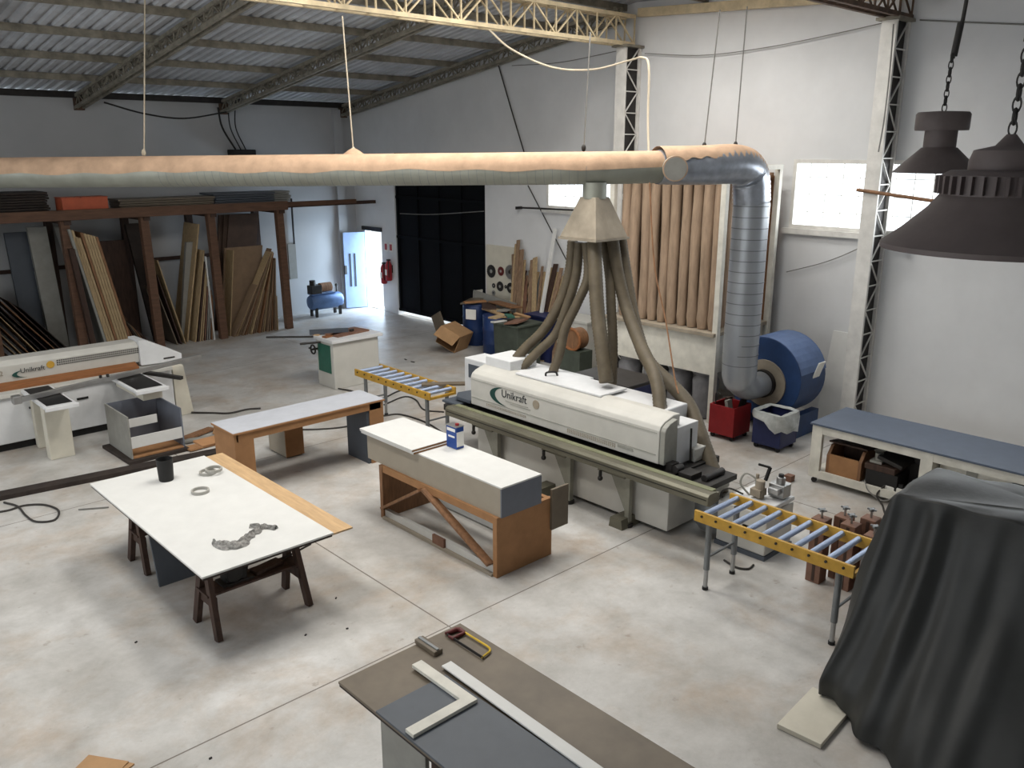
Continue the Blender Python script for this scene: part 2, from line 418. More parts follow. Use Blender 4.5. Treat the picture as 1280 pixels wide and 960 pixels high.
for x, lab in names.items():
    t = truss('roof_truss', lab, (x, 19.95, 5.05), (x, 10.65, 5.05+.147*9.3), .22, .3, 'steel_dk', (-.07, .07), .06, .02)
    mk('foot_plate', G().box(x-.09, x+.09, 19.85, 19.99, 5.0, 5.3), 'rusty', t)
truss('roof_truss', 'long cream lattice girder under the ridge ending at the lattice column', (-3.4, 10.5, 6.02), (12.72, 10.5, 6.02), .46, .5, 'cream', (-.11, .11), .06, .024)
truss('roof_truss', 'rust brown lattice girder at the top right above the nearer column', (-3.4, 5.62, 5.99), (12.85, 5.62, 5.99), .34, .38, 'rusty', (-.09, .09), .06, .022)
def column(y, ztop, label):
    t = thing('lattice_column', label, 'column', (12.65, y, 0))
    mk('front_flange', G().box(12.44, 12.49, y-.02, y+.2, 0, ztop), 'colwhite', t, .004)
    mk('rear_flange', G().box(12.84, 12.895, y-.02, y+.2, 0, ztop), 'colwhite', t, .004)
    g = G(); n = int(ztop/.36)
    for i in range(n):
        z0 = ztop*i/n; z1 = ztop*(i+1)/n
        g.bar((12.49, y, z0), (12.84, y, z0), .018, .018)
        if i % 2: g.bar((12.49, y, z0), (12.84, y, z1), .018, .018)
        else: g.bar((12.84, y, z0), (12.49, y, z1), .018, .018)
    mk('lattice_web', g, 'colwhite', t)
    mk('inner_shade_plate', G().box(12.49, 12.84, y+.03, y+.045, 0, ztop), 'dark', t)  # dark sheet stands in for the shadowed inside and blocks grazing light
    mk('cap_plate', G().box(12.38, 12.89, y-.08, y+.26, ztop, ztop+.04), 'steel_dk', t)
column(5.56, 5.93, 'white lattice column right of the blue fan with dark sheet for inner shade')
column(10.36, 5.96, 'white lattice column rising behind the duct under the cream girder')

# ================================================================== extraction duct
ZD = 3.95
A0 = Vector((1.2, 15.7, 3.86)); A1 = Vector((8.3, 7.33, 3.97)); A2 = Vector((9.15, 6.95, 3.98)); A3 = Vector((10.25, 6.52, 4.0))
V0 = Vector((10.6, 6.47, 3.5)); V1 = Vector((10.6, 6.47, 1.15))
t = thing('dust_extraction_duct', 'long silver dust pipe hung across the hall, turning down into the blue fan', 'duct', (8.3, 7.33, 3.76))
g = G(); n = 34; pts = []; rr = []
for i in range(n+1):
    p = A0.lerp(A1, i/n); pts += [p]; rr += [.197]
pts.append(A2); rr.append(.2)
mk('horizontal_pipe', g.tube(pts, rr, 32), 'duct', t, smooth=True)
g = G()
for i in range(1, 60):
    if i < 6: continue
    p = A0.lerp(A1, .42+i/60*.58); d = (A1-A0).normalized(); g.tube([p-d*.003, p+d*.003], .1985, 32)
mk('pipe_seam', g, 'leg', t, smooth=True)
# sawdust lying along the top third of the pipe
def dustcap(pts, r, half, lift=.006):
    g = G(); prev = None
    for i, p in enumerate(pts):
        d = (pts[min(i+1, len(pts)-1)]-pts[max(i-1, 0)]).normalized(); a = d.cross(Vector((0, 0, 1))).normalized(); b = a.cross(d)
        row = []
        for k in range(13):
            f = k/12*2-1; th = f*(half+.07*math.sin(i*1.3)+.05*math.sin(i*.37)); q = r+lift*(1-f*f)+.001
            row.append(g.bm.verts.new(p+a*(q*math.sin(th))+b*(q*math.cos(th))))
        if prev:
            for k in range(12): g.bm.faces.new((prev[k], prev[k+1], row[k+1], row[k]))
        prev = row
    return g
mk('sawdust_layer', dustcap([A0.lerp(A1, i/60) for i in range(61)]+[A2], .200, 1.6), 'dust', t, smooth=True)
# ribbed flexible bend to the down pipe
cen = spline([A2+Vector((-.05, .02, 0)), A2.lerp(A3, .5), A3, Vector((10.52, 6.48, 3.86)), V0], 14)
rad = [.215+.035*min(1, i/20)+(.007 if i % 2 else 0) for i in range(len(cen))]
mk('flexible_bend', G().tube(cen, rad, 32), 'flex', t, smooth=True)
mk('sawdust_layer', dustcap([c+Vector((0, 0, .004)) for c in cen[:46]], .247, 1.15, .012), 'dust', t, smooth=True)
bot = spline([V0, V0.lerp(V1, .5), V1, Vector((10.66, 6.46, .93)), Vector((10.85, 6.45, .80)), Vector((11.05, 6.45, .78)), Vector((11.32, 6.45, .78))], 10)
bot2 = []
for i in range(len(bot)): bot2.append(.25 if i < 22 else .25-.06*min(1, (i-22)/20))
mk('down_pipe', G().tube(bot, bot2, 32), 'duct2', t, smooth=True)
g = G()
for i in range(16):
    z = 3.45-i*.15; g.tube([(10.6, 6.47, z-.006), (10.6, 6.47, z+.006)], .2535, 32)
mk('pipe_seam', g, 'leg', t, smooth=True)
# capped stub looking at the viewer
sd = Vector((-.72, -.69, -.03)).normalized(); sp = Vector((9.3, 6.9, 3.98))
st = mk('stub_pipe', G().tube([sp, sp+sd*.42], .15, 28), 'duct', t, smooth=True)
mk('stub_rim', G().tube([sp+sd*.40, sp+sd*.428], .157, 28), 'dust', t, smooth=True)
mk('stub_cap', G().tube([sp+sd*.41, sp+sd*.434], .142, 28), 'greyboard', t)
# heap of sawdust round the hanger on top of the pipe
# hood
hx, hy = 8.3, 7.33
t = thing('extraction_hood', 'beige pyramid hood under the dust pipe with seven thick hoses', 'hood', (hx, hy, 3.12))
g = G(); b = .31; u = .13
P0 = [(hx-b, hy-b, 3.12), (hx+b, hy-b, 3.12), (hx+b, hy+b, 3.12), (hx-b, hy+b, 3.12)]; P1 = [(hx-u, hy-u, 3.62), (hx+u, hy-u, 3.62), (hx+u, hy+u, 3.62), (hx-u, hy+u, 3.62)]
g._hexa(P0+P1); mk('pyramid', g, 'hood', t, .006)
mk('flange', G().box(hx-b-.015, hx+b+.015, hy-b-.015, hy+b+.015, 3.09, 3.12), 'hood', t)
mk('neck', G().tube([(hx, hy, 3.6), (hx, hy, 3.80)], .15, 20), 'duct', t, smooth=True)
mk('patch', G().obox((hx+.08, hy-.255, 3.24), (.14, .006, .16), rotm('X', -20)), 'paper', t)
def hose(px, d0, d1, r, endz=None):
    n = len(px); P = [atD(x, y, d1[i] if isinstance(d1, list) else d0+(d1-d0)*(i/(n-1))) for i, (x, y) in enumerate(px)]
    s = spline(P, 14); L = [0]
    # resample for the ribs
    for i in range(1, len(s)): L.append(L[-1]+(s[i]-s[i-1]).length)
    m = int(L[-1]/.022); out = []; j = 0
    for k in range(m+1):
        q = L[-1]*k/m
        while j < len(L)-2 and L[j+1] < q: j += 1
        f = (q-L[j])/max(1e-6, L[j+1]-L[j]); out.append(s[j].lerp(s[j+1], f))
    return G().tube(out, [r+(.004 if k % 2 else -.002) for k in range(m+1)], 14)
HP = [([(716, 301), (712, 340), (700, 378), (680, 412), (655, 437), (638, 458)], 11.25, 11.35, .07),
      ([(724, 303), (720, 345), (708, 385), (694, 418), (672, 440), (652, 460)], 11.15, 11.2, .062),
      ([(733, 303), (735, 345), (722, 378), (706, 412), (700, 440), (690, 468)], 11.05, 10.9, .062),
      ([(743, 302), (744, 340), (747, 390), (752, 430), (758, 478)], 10.85, 10.1, .09),
      ([(756, 303), (762, 345), (764, 385), (766, 430), (765, 484)], 11.1, 10.35, .062),
      ([(766, 300), (772, 340), (783, 385), (800, 430), (820, 474), (826, 516)], 11.0, [11.0, 10.9, 10.7, 10.3, 9.75, 9.42], .08),
      ([(775, 298), (782, 345), (792, 400), (808, 448), (838, 480), (862, 508), (880, 556), (902, 618)], 11.2, [11.2, 11.0, 10.7, 10.4, 10.05, 9.75, 9.35, 8.9], .085)]
for px, d0, d1, r in HP: mk('hose', hose(px, d0, d1, r), 'hose', t, smooth=True)
# duct hangers
for px, lab in ((((181, -30), (180, 200)), 'pale cord holding the dust pipe at its left end'), (((428, 20), (441, 186)), 'thin pale cord tied to the dust heap on the pipe'),
                (((900, 12), (880, 178)), 'thin wire holding the pipe bend, left one of the pair'), (((934, 8), (919, 177)), 'thin wire holding the pipe bend, right one of the pair'),
                (((738, 40), (730, 190)), 'thin wire holding the dust pipe above the hood')):
    (x1, y1), (x2, y2) = px
    if x2 < 800:
        # stand on the pipe axis
        best = min((A0.lerp(A2, i/400) for i in range(401)), key=lambda p: abs((p.x*RT[0]+p.y*RT[1])/(p.x*FW[0]+p.y*FW[1])-math.tan(math.atan((x2-640)/F*1.0/(math.cos(TH)+(480-y2)/F*math.sin(TH))))))
        p = best+Vector((0, 0, .2))
    else:
        p = atD(x2, y2+9, 11.75)
    dd = p.x*FW[0]+p.y*FW[1]
    q = atD(x1, y1, dd)
    while q.z > ZS(q.y): q = q.lerp(p, .02)
    o = thing('hanger_wire', lab, 'hanging cord', p); mk('cord', G().tube([p, q], .009, 6), 'rope' if x2 < 700 else 'wireg', o)
    mk('knot', G().ball(p+Vector((0, 0, .05)), .03, (1, 1, 1.6)), 'rope' if x2 < 700 else 'dark', o)
    if x2 == 441:
        mkp = p
tag(mk('sawdust_heap', G().lathe([(.17, -.03), (.13, .02), (.075, .06), (.03, .085), (.004, .09)], mkp+Vector((0, 0, -.01)), 18), 'dust', smooth=True), 'cone of pinkish sawdust heaped on top of the dust pipe', 'sawdust')

# ================================================================== fan
t = thing('centrifugal_fan', 'big blue snail shaped blower standing under the down pipe', 'fan', (11.6, 6.45, 0))
prof = []
for i in range(40):
    a = 2*PI*i/40; r = .62+.06*math.sin(a+.5); prof.append((6.45+r*math.cos(a), .80+r*math.sin(a)))
mk('scroll_housing', G().prism(prof, 'x', 11.3, 12.05), 'blue', t, .01)
prof2 = [(6.45+(y-6.45)*1.012, .8+(z-.8)*1.012) for y, z in prof]
g = G()
for i in range(40):
    y0, z0 = prof2[i]; y1, z1 = prof2[(i+1) % 40]
    if z0 > 1.0: g.poly([(11.31, y0, z0), (11.31, y1, z1), (12.06, y1, z1), (12.06, y0, z0)])
mk('scroll_top_light', g, 'bluet', t)  # paler blue on the upper scroll paints in the light from above
mk('inlet_ring', G().lathe([(.19, 0), (.36, 0), (.36, .03), (.19, .03)], (11.268, 6.45, .78), 36, (1, 0, 0), cap=False), 'hood', t, smooth=False)
mk('inlet_collar', G().tube([(11.2, 6.45, .78), (11.3, 6.45, .78)], .215, 28), 'dark', t, smooth=True)
for y in (5.95, 6.9): mk('foot', G().box(11.35, 12.0, y-.06, y+.06, 0, .35), 'blue', t)
mk('rating_label', G().obox((11.75, 5.83, 1.0), (.2, .012, .3), rotm('X', 18)), 'paper', t)
# bins under the filter
def bin_(name, x0, x1, y0, y1, h, m, label):
    t = thing(name, label, 'bin', ((x0+x1)/2, (y0+y1)/2, 0)); w = .02; b = .07; g = G()
    g.box(x0, x1, y0, y1, b, b+w); g.box(x0, x0+w, y0, y1, b+w, h); g.box(x1-w, x1, y0, y1, b+w, h); g.box(x0+w, x1-w, y0, y0+w, b+w, h); g.box(x0+w, x1-w, y1-w, y1, b+w, h)
    mk('body', g, m, t, .004)
    for x in (x0+.05, x1-.05):
        for y in (y0+.05, y1-.05): mk('caster', G().cyl((x-.015, y, .035), (x+.015, y, .035), .035, n=12).box(x-.01, x+.01, y-.01, y+.01, .035, b), 'black', t)
    return t
rb = bin_('waste_bin', 10.52, 10.98, 6.45, 6.88, .52, 'red', 'red metal bin on casters beside the filter cabinet')
mk('handle', G().tube(spline([(10.55, 6.8, .5), (10.55, 6.8, .68), (10.58, 6.75, .68)], 4), .012, 6), 'dark', rb)
for i, (x, y, m) in enumerate(((10.65, 6.6, 'mgrey'), (10.78, 6.72, 'wooddk'), (10.85, 6.56, 'dark'))):
    tag(mk('offcut', G().obox((x, y, .36), (.12, .05, .48), rotm('X', 12*(i-1))), m), ['grey', 'brown', 'dark'][i]+' offcut sticking up inside the red bin', 'offcut')
bb = bin_('waste_bin', 10.58, 11.05, 5.72, 6.17, .53, 'navy', 'navy blue metal bin with a plastic bag over its rim')
g = G(); random.seed(3)
rows = []
for j in range(8):
    row = []
    for i in range(24):
        a = 2*PI*i/24; c = math.cos(a); s = math.sin(a); k = max(abs(c), abs(s)); f = .27 if j else .2
        ex = (.245+.02*random.random()+.01*j)/k if j else .18/k
        drop = (.05+.22*(1 if (s < -.2 and c < .5) else .25)*random.uniform(.6, 1.1))*(j-1)/6 if j > 0 else .01
        row.append(g.bm.verts.new((10.815+c*min(ex, .33), 5.945+s*min(ex, .33), .555-drop+.012*random.random())))
    rows.append(row)
for j in range(7):
    for i in range(24): g.bm.faces.new((rows[j][i], rows[j][(i+1) % 24], rows[j+1][(i+1) % 24], rows[j+1][i]))
tag(mk('plastic_bag', g, 'plastic', smooth=True), 'crumpled clear plastic bag hanging over the navy bin', 'bag')
# ================================================================== bag filter
fx0, fx1, fy0, fy1 = 11.05, 12.62, 7.18, 9.42
t = thing('bag_filter', 'tall white framed filter cabinet full of tan cloth bags', 'dust filter', ((fx0+fx1)/2, (fy0+fy1)/2, 0))
for x in (fx0, fx1-.09):
    for y in (fy0, fy1-.09): mk('post', G().box(x, x+.09, y, y+.09, 0, 3.9), 'benchw', t, .004)
g = G().box(fx0, fx1, fy0, fy0+.05, 3.9, 3.97).box(fx0, fx1, fy1-.05, fy1, 3.9, 3.97).box(fx0, fx0+.05, fy0+.05, fy1-.05, 3.9, 3.97).box(fx1-.05, fx1, fy0+.05, fy1-.05, 3.9, 3.97)
mk('top_frame', g, 'benchw', t)
mk('upper_plate', G().box(fx0+.1, fx1-.1, fy0+.1, fy1-.1, 3.8, 3.85), 'wood', t)
mk('lower_box', G().box(fx0+.01, fx1-.01, fy0+.09, fy1-.09, .78, 1.4), 'benchw', t, .004)
mk('ledge', G().box(fx0-.07, fx1, fy0+.02, fy1, 1.4, 1.46), 'hood', t, .006)
random.seed(11)
nb = 10
for r_, xx in ((0, fx0+.14), (1, fx0+.45), (2, fx0+.78)):
    for i in range(nb):
        y = fy0+.17+(fy1-fy0-.34)*(i+.5*(r_ % 2))/(nb-.5); R = .086+random.uniform(-.006, .008); lean = random.uniform(-.03, .03)
        prof = []; pts = []
        for k in range(17):
            f = k/16; z = 1.47+f*2.34
            rr_ = R*(1+.05*math.sin(9*f+i)) * (1 if f > .08 else (.86 if k == 0 else 1.08))
            pts.append((xx+.008*math.sin(7*f+i), y+lean*math.sin(PI*f), z)); prof.append(rr_)
        mk('filter_bag', G().tube(pts, prof, 14), 'bag', t, smooth=True)
mk('back_sheet', G().box(fx1-.05, fx1-.03, fy0+.1, fy1-.1, 1.46, 3.8), 'wood', t)
for i, y in enumerate((7.5, 8.0, 8.5, 9.05)):
    mk('dust_sack', G().lathe([(.19, .02), (.21, .12), (.2, .4), (.215, .62), (.17, .7), (.2, .76)], (fx0+.26, y, 0), 18), 'greybag', t, smooth=True)

# ================================================================== edge bander
t = thing('edge_banding_machine', 'long off white edge banding machine under the hoses', 'machine', (7.6, 6.9, 0))
mk('base_cabinet', G().box(7.23, 8.05, 5.18, 8.42, .06, .66), 'mwhite', t, .012)
mk('plinth', G().box(7.3, 8.0, 5.3, 8.35, .02, .07), 'dark', t)
mk('work_table', G().box(7.1, 8.15, 5.15, 9.0, .66, .745), 'dark', t, .004)
mk('feed_rail', G().prism([(6.97, .665), (6.93, .68), (6.93, .775), (6.96, .80), (7.08, .80), (7.1, .785), (7.14, .785), (7.14, .69)], 'y', 4.48, 8.75), 'rail', t, .003)
mk('rail_pad', G().box(7.055, 7.135, 4.52, 8.7, .785, .806), 'railg', t)
mk('rail_groove', G().box(6.925, 6.932, 4.5, 8.72, .735, .745), 'dark', t)
hs = [(7.25, .81), (7.25, 1.2), (7.275, 1.25), (7.34, 1.29), (7.5, 1.335), (7.62, 1.33), (7.62, .81)]
mk('upper_housing', G().prism(hs, 'y', 5.36, 8.58), 'mwhite', t, .012)
mk('housing_trim', G().box(7.243, 7.256, 5.4, 8.56, .915, .922).box(7.243, 7.256, 5.4, 8.56, 1.17, 1.174), 'mgrey', t)
g = G()
for i in range(26):
    for j in range(3): g.box(7.244, 7.256, 6.75-i*.03, 6.735-i*.03, .85+j*.018, .86+j*.018)
for i in range(26):
    for j in range(2): g.box(7.244, 7.256, 8.25-i*.03, 8.235-i*.03, .86+j*.018, .87+j*.018)
mk('vent_grille', g, 'hood', t)
mk('model_strip', G().box(7.244, 7.256, 5.72, 5.95, .868, .9), 'mgrey', t)
mk('end_panel', G().prism([(7.26, .81), (7.26, 1.2), (7.285, 1.24), (7.35, 1.28), (7.48, 1.31), (7.5, .81)], 'y', 5.29, 5.36), 'mgrey', t, .01)
mk('rear_cover', G().box(7.62, 8.1, 5.6, 7.05, .745, 1.3), 'mwhite2', t, .015); mk('rear_cover', G().box(7.62, 8.12, 7.1, 8.5, .745, 1.32), 'mwhite2', t, .015)
mk('top_cover', G().box(7.45, 7.95, 6.4, 7.9, 1.325, 1.352), 'mwhite2', t, .008)
mk('top_cover', G().box(7.5, 8.0, 8.05, 8.55, 1.32, 1.46), 'mwhite2', t, .012)
mk('control_box', G().box(7.7, 8.1, 8.75, 9.25, .745, 1.28), 'mwhite2', t, .015); mk('control_screen', G().box(7.692, 7.7, 8.85, 9.15, 1.0, 1.2), 'slate', t)
mk('handle', G().tube(spline([(7.62, 7.5, 1.35), (7.62, 7.48, 1.4), (7.72, 7.42, 1.4), (7.74, 7.4, 1.35)], 5), .014, 6), 'black', t)
g = G().box(7.5, 7.9, 5.3, 5.55, .745, 1.2); mk('end_column', g, 'mwhite2', t, .01); mk('end_box', G().box(7.75, 7.98, 5.22, 5.34, .745, .9), 'mwhite', t, .01)
mk('gas_spring', G().cyl((7.72, 5.26, .745), (7.72, 5.27, 1.15), .012), 'dark', t)
mk('trim_unit', G().box(7.3, 7.42, 5.2, 5.29, .745, .84).cyl((7.3, 5.17, .79), (7.42, 5.17, .79), .045), 'dark', t)
mk('trim_unit', G().box(7.25, 7.85, 4.72, 5.15, .66, .72).cyl((7.4, 4.85, .75), (7.75, 4.85, .75), .04).box(7.3, 7.5, 4.95, 5.12, .72, .78), 'dark', t)
mk('hose_port', G().tube([atD(902, 616, 8.9), atD(907, 640, 8.9)], .13, 18), 'mgrey', t, smooth=True)
mk('lower_tray', G().prism([(7.25, .66), (7.75, .66), (7.75, .6), (7.45, .5)], 'y', 4.75, 5.18), 'mgrey', t)
mk('motor_drum', G().lathe([(.2, 0), (.25, .08), (.25, .28), (.2, .36)], (7.72, 4.86, .08), 24), 'leg', t, smooth=True)
for y in (5.66, 6.58, 7.9):
    bt = mk('support_bracket', G().box(7.1, 7.16, y-.03, y+.03, .04, .66), 'railm', t)
    mk('gusset', G().prism([(y+.03, .12), (y+.03, .66), (y+.33, .66)], 'x', 7.135, 7.15), 'railm', bt)
    mk('bracket_arm', G().box(6.99, 7.2, y-.04, y+.36, .63, .685), 'rail', bt)
    mk('foot_plate', G().cyl((7.13, y, .0), (7.13, y, .04), .06), 'dark', bt)
    mk('clamp_knob', G().cyl((6.97, y+.3, .56), (6.97, y+.3, .64), .02).ball((6.97, y+.3, .55), .032), 'dark', bt)
for y in (5.72, 7.0, 8.2): mk('foot_block', G().prism([(y-.1, 0), (y+.1, 0), (y+.08, .12), (y-.08, .12)], 'x', 6.98, 7.5), 'rail', t)
mk('infeed_table', G().box(7.15, 7.62, 8.76, 9.1, .745, .78), 'slate', t, .01)
mk('infeed_table', G().prism([(7.25, 8.6), (7.25, 8.9), (7.4, 9.05), (7.66, 9.0), (7.66, 8.6)], 'z', .80, .85), 'slate', t, .01)
text('lettering', 'Unikraft', .145, (7.245, 7.95, 1.05), (0, -1, 0), (0, 0, 1), 'text', t)
g = G()
def swoosh(cx, cz, w, h, P):
    g = G(); outer = []; inner = []
    for i in range(25):
        a = PI*.55+PI*1.0*i/24
        outer.append((cx+w*math.cos(a), cz+h*math.sin(a)))
        th = .32*math.sin(PI*i/24); inner.append((cx+w*(.06)+w*(1-th)*math.cos(a), cz+h*(1-th)*math.sin(a)))
    for i in range(24): g.poly([P(*outer[i]), P(*outer[i+1]), P(*inner[i+1]), P(*inner[i])])
    return g
mk('swoosh_mark', swoosh(.0, .0, .28, .12, lambda u, v: (7.246, 7.9-u, 1.05+v)), 'textg', t)
mk('lettering_line', G().box(7.244, 7.252, 7.45, 7.87, 1.005, 1.012).box(7.244, 7.252, 7.4, 7.78, .98, .986), 'mgrey', t)
mk('sticker', G().cyl((7.244, 7.3, 1.08), (7.252, 7.3, 1.08), .06, n=12), 'hood', t)
# dark blue case standing behind the edge bander
c = thing('tool_case', 'dark blue case with white label behind the edge bander', 'case', (9.0, 7.3, 0))
mk('body', G().box(8.7, 9.4, 7.0, 8.0, 0, 1.05), 'navy', c, .02); mk('label_plate', G().box(8.692, 8.7, 7.6, 7.72, .8, .98), 'paper', c); mk('lid', G().box(8.68, 9.42, 6.98, 8.02, 1.05, 1.1), 'dark', c, .01)

# ================================================================== roller conveyors
def conveyor(x0, x1, y0, y1, z, nr, label, feet):
    t = thing('roller_conveyor', label, 'roller conveyor', ((x0+x1)/2, (y0+y1)/2, 0))
    for x in (x0, x1-.03): mk('side_rail', G().box(x, x+.03, y0, y1, z-.09, z+.02), 'yellow', t, .004)
    for y in (y0, y1-.03): mk('end_rail', G().box(x0+.03, x1-.03, y, y+.03, z-.09, z-.05), 'yellow', t, .003)
    for i in range(nr):
        y = y0+.09+(y1-y0-.18)*i/(nr-1)
        r = mk('roller', G().cyl((x0+.03, y, z-.012), (x1-.03, y, z-.012), .028, n=16), 'roller', t, smooth=True)
        mk('axle_bolt', G().cyl((x0-.012, y, z-.02), (x0, y, z-.02), .012, n=8).cyl((x1, y, z-.02), (x1+.012, y, z-.02), .012, n=8), 'dark', r)
    for x, y in feet:
        l = mk('leg', G().cyl((x, y, .22), (x, y, z-.08), .03, n=14), 'leg', t, smooth=True)
        mk('inner_tube', G().cyl((x, y, .02), (x, y, .3), .022, n=12), 'steel', l); mk('foot', G().cyl((x, y, 0), (x, y, .03), .03, n=12), 'black', l)
    ys = sorted(set(y for x, y in feet))
    for y in ys: mk('cross_tube', G().cyl((x0+.06, y, .35), (x1-.06, y, .35), .014, n=8), 'leg', t)
    return t
conveyor(6.46, 7.1, 2.72, 4.32, .82, 10, 'yellow roller conveyor at the outfeed end beside the tarpaulin', [(6.55, 4.2), (7.03, 4.2), (6.55, 2.88), (7.03, 2.88)])
conveyor(7.12, 7.62, 9.35, 11.3, .80, 10, 'yellow roller conveyor at the far infeed end of the edge bander', [(7.19, 9.5), (7.56, 9.5), (7.19, 11.1), (7.56, 11.1)])
tag(mk('offcut', G().obox((7.7, 9.55, .815), (.9, .14, .03), rotm('Z', -38)), 'brownbd'), 'long brown board offcut lying over the far conveyor end', 'offcut')
# ================================================================== small boring machine
t = thing('boring_machine', 'small white cabinet machine with metal spindle head beside the conveyor', 'machine', (7.75, 4.42, 0))
mk('cabinet', G().box(7.5, 8.05, 4.12, 4.72, .05, .52), 'mwhite', t, .015)
mk('toe_kick', G().box(7.49, 8.06, 4.11, 4.73, 0, .05), 'slate', t)
mk('table_top', G().box(7.56, 8.02, 4.1, 4.6, .55, .6), 'mwhite2', t, .015); mk('table_neck', G().box(7.65, 8.0, 4.2, 4.55, .52, .55), 'dark', t)
mk('bracket', G().box(7.5, 7.6, 4.3, 4.4, .28, .34), 'yellow', t)
mk('spindle_head', G().box(7.8, 7.98, 4.12, 4.3, .62, .84).cyl((7.88, 4.2, .84), (7.88, 4.2, .95), .05, n=12).cyl((7.88, 4.2, .55), (7.88, 4.2, .64), .04, n=12).box(7.72, 7.82, 4.15, 4.27, .7, .8), 'steel', t, .006)
mk('spindle_column', G().cyl((7.68, 4.34, .6), (7.68, 4.34, .9), .05, n=14).box(7.6, 7.76, 4.3, 4.42, .64, .76).cyl((7.76, 4.42, .6), (7.76, 4.42, .95), .02, n=8), 'hood', t)
mk('lever', G().bar((7.75, 4.32, .88), (7.8, 4.3, 1.1), .03, .03).bar((7.8, 4.3, 1.1), (7.72, 4.4, 1.14), .03, .03), 'black', t)
mk('knob', G().cyl((7.88, 4.2, .95), (7.88, 4.2, 1.0), .03, n=10), 'black', t)
mk('hose_loop', G().tube(spline([(7.66, 4.45, .6), (7.62, 4.55, .78), (7.66, 4.52, .95), (7.7, 4.42, .9), (7.7, 4.4, .8)], 6), .014, 6), 'mgrey', t)
mk('hose_loop', G().tube(spline([(7.6, 4.5, .62), (7.5, 4.62, .7), (7.48, 4.7, .6), (7.5, 4.7, .5)], 6), .014, 6), 'wire', t)
for o in [c for c in t.children if c.name.split('.')[0] in ('spindle_head', 'spindle_column', 'lever', 'knob', 'hose_loop')]:
    for v in o.data.vertices:
        v.co.z = .6+(v.co.z-.6)*.66; v.co.x = .05+(v.co.x-.05)*.85
# reddish blocks with clamp screws
BL = [(7.53, 3.55, .68, 'reddish wooden block with clamp screw, nearest the white boring machine'),
      (7.75, 3.42, .68, 'reddish wooden clamp block second along from the boring machine'),
      (7.60, 3.28, .69, 'reddish wooden clamp block in the middle of the front row'),
      (7.85, 3.2, .70, 'reddish wooden clamp block in the back row nearest the bench'),
      (7.82, 2.98, .66, 'reddish wooden clamp block at the back right beside the tarpaulin'),
      (7.58, 3.04, .66, 'reddish wooden clamp block at the front right beside the tarpaulin')]
for x, y, h, lab in BL:
    b = thing('clamp_block', lab, 'clamp block', (x, y, 0), 'reddish clamp blocks behind the yellow conveyor')
    mk('block', G().box(x-.075, x+.075, y-.075, y+.075, 0, h), 'brick', b, .006)
    mk('groove', G().box(x-.079, x-.07, y-.02, y+.01, .02, h-.02), 'wooddk', b)
    s = mk('clamp_screw', G().cyl((x, y, h), (x, y, h+.08), .012, n=8), 'steel', b)
    mk('star_knob', G().cyl((x, y, h+.07), (x, y, h+.095), .026, n=10).bar((x-.045, y, h+.085), (x+.045, y, h+.085), .016, .016).bar((x, y-.045, h+.085), (x, y+.045, h+.085), .016, .016), 'leg', s)

# ================================================================== grey topped bench by the wall
t = thing('work_bench', 'long white bench with blue grey top along the right wall', 'bench', (10.4, 3.4, 0))
bx0, bx1, by0, by1 = 9.93, 10.88, 1.0, 4.93
mk('bench_top', G().box(bx0-.03, bx1, by0-.03, by1+.02, .79, .815), 'benchtop', t, .003)
for y in (by1-.14, 3.42, 1.9, by0): mk('leg', G().box(bx0, bx0+.06, y, y+.14, .08, .79), 'benchw', t, .003); mk('leg', G().box(bx1-.08, bx1-.02, y, y+.14, .08, .79), 'benchw', t, .003)
mk('apron', G().box(bx0+.005, bx0+.045, by0+.14, by1-.14, .68, .79), 'benchw', t); mk('apron', G().box(bx0+.06, bx1-.08, by1-.06, by1-.02, .7, .79), 'benchw', t)
mk('back_panel', G().box(bx1-.1, bx1-.08, by0, by1-.02, .14, .79), 'benchw', t)
mk('lower_shelf', G().box(bx0+.01, bx1-.1, by0+.02, by1-.02, .12, .16), 'benchw', t); mk('shelf_rail', G().box(bx0, bx0+.04, by0+.14, by1-.14, .08, .18), 'benchw', t)
mk('divider', G().box(bx0+.06, bx1-.1, 3.44, 3.48, .16, .79), 'benchw', t)
mk('front_panel', G().box(bx0+.25, bx0+.27, by0+.1, 3.42, .16, .79), 'benchw', t)
mk('socket', G().box(bx0+.235, bx0+.25, 3.0, 3.12, .5, .68), 'mgrey', t)
for y in (by1-.07, 3.49, 1.97, by0+.07):
    for x in (bx0+.04, bx1-.05): mk('caster', G().cyl((x-.015, y, .035), (x+.015, y, .035), .035, n=12).box(x-.012, x+.012, y-.012, y+.012, .035, .085), 'black', t)
c = thing('wooden_crate', 'open brown wooden crate on the lower shelf of the white bench', 'crate', (10.2, 4.45, .16))
mk('end_board', G().prism([(bx0+.08, .16), (bx0+.5, .16), (bx0+.5, .44), (bx0+.35, .54), (bx0+.18, .52), (bx0+.08, .4)], 'y', 4.28, 4.32), 'wood', c)
mk('end_board', G().prism([(bx0+.08, .16), (bx0+.5, .16), (bx0+.5, .44), (bx0+.35, .54), (bx0+.18, .52), (bx0+.08, .4)], 'y', 4.70, 4.74), 'wood', c)
mk('side_board', G().box(bx0+.08, bx0+.1, 4.32, 4.70, .16, .42), 'mdf', c); mk('side_board', G().box(bx0+.48, bx0+.5, 4.32, 4.70, .16, .44), 'wooddk', c); mk('base_board', G().box(bx0+.1, bx0+.48, 4.32, 4.7, .16, .18), 'wooddk', c)
mk('lid', G().obox((bx0+.33, 4.5, .545), (.4, .5, .02), rotm('Y', 8)), 'wooddk', c)
c = thing('tool_box', 'black tool box with stacked tools on the bench lower shelf', 'tool box', (10.2, 4.0, .16))
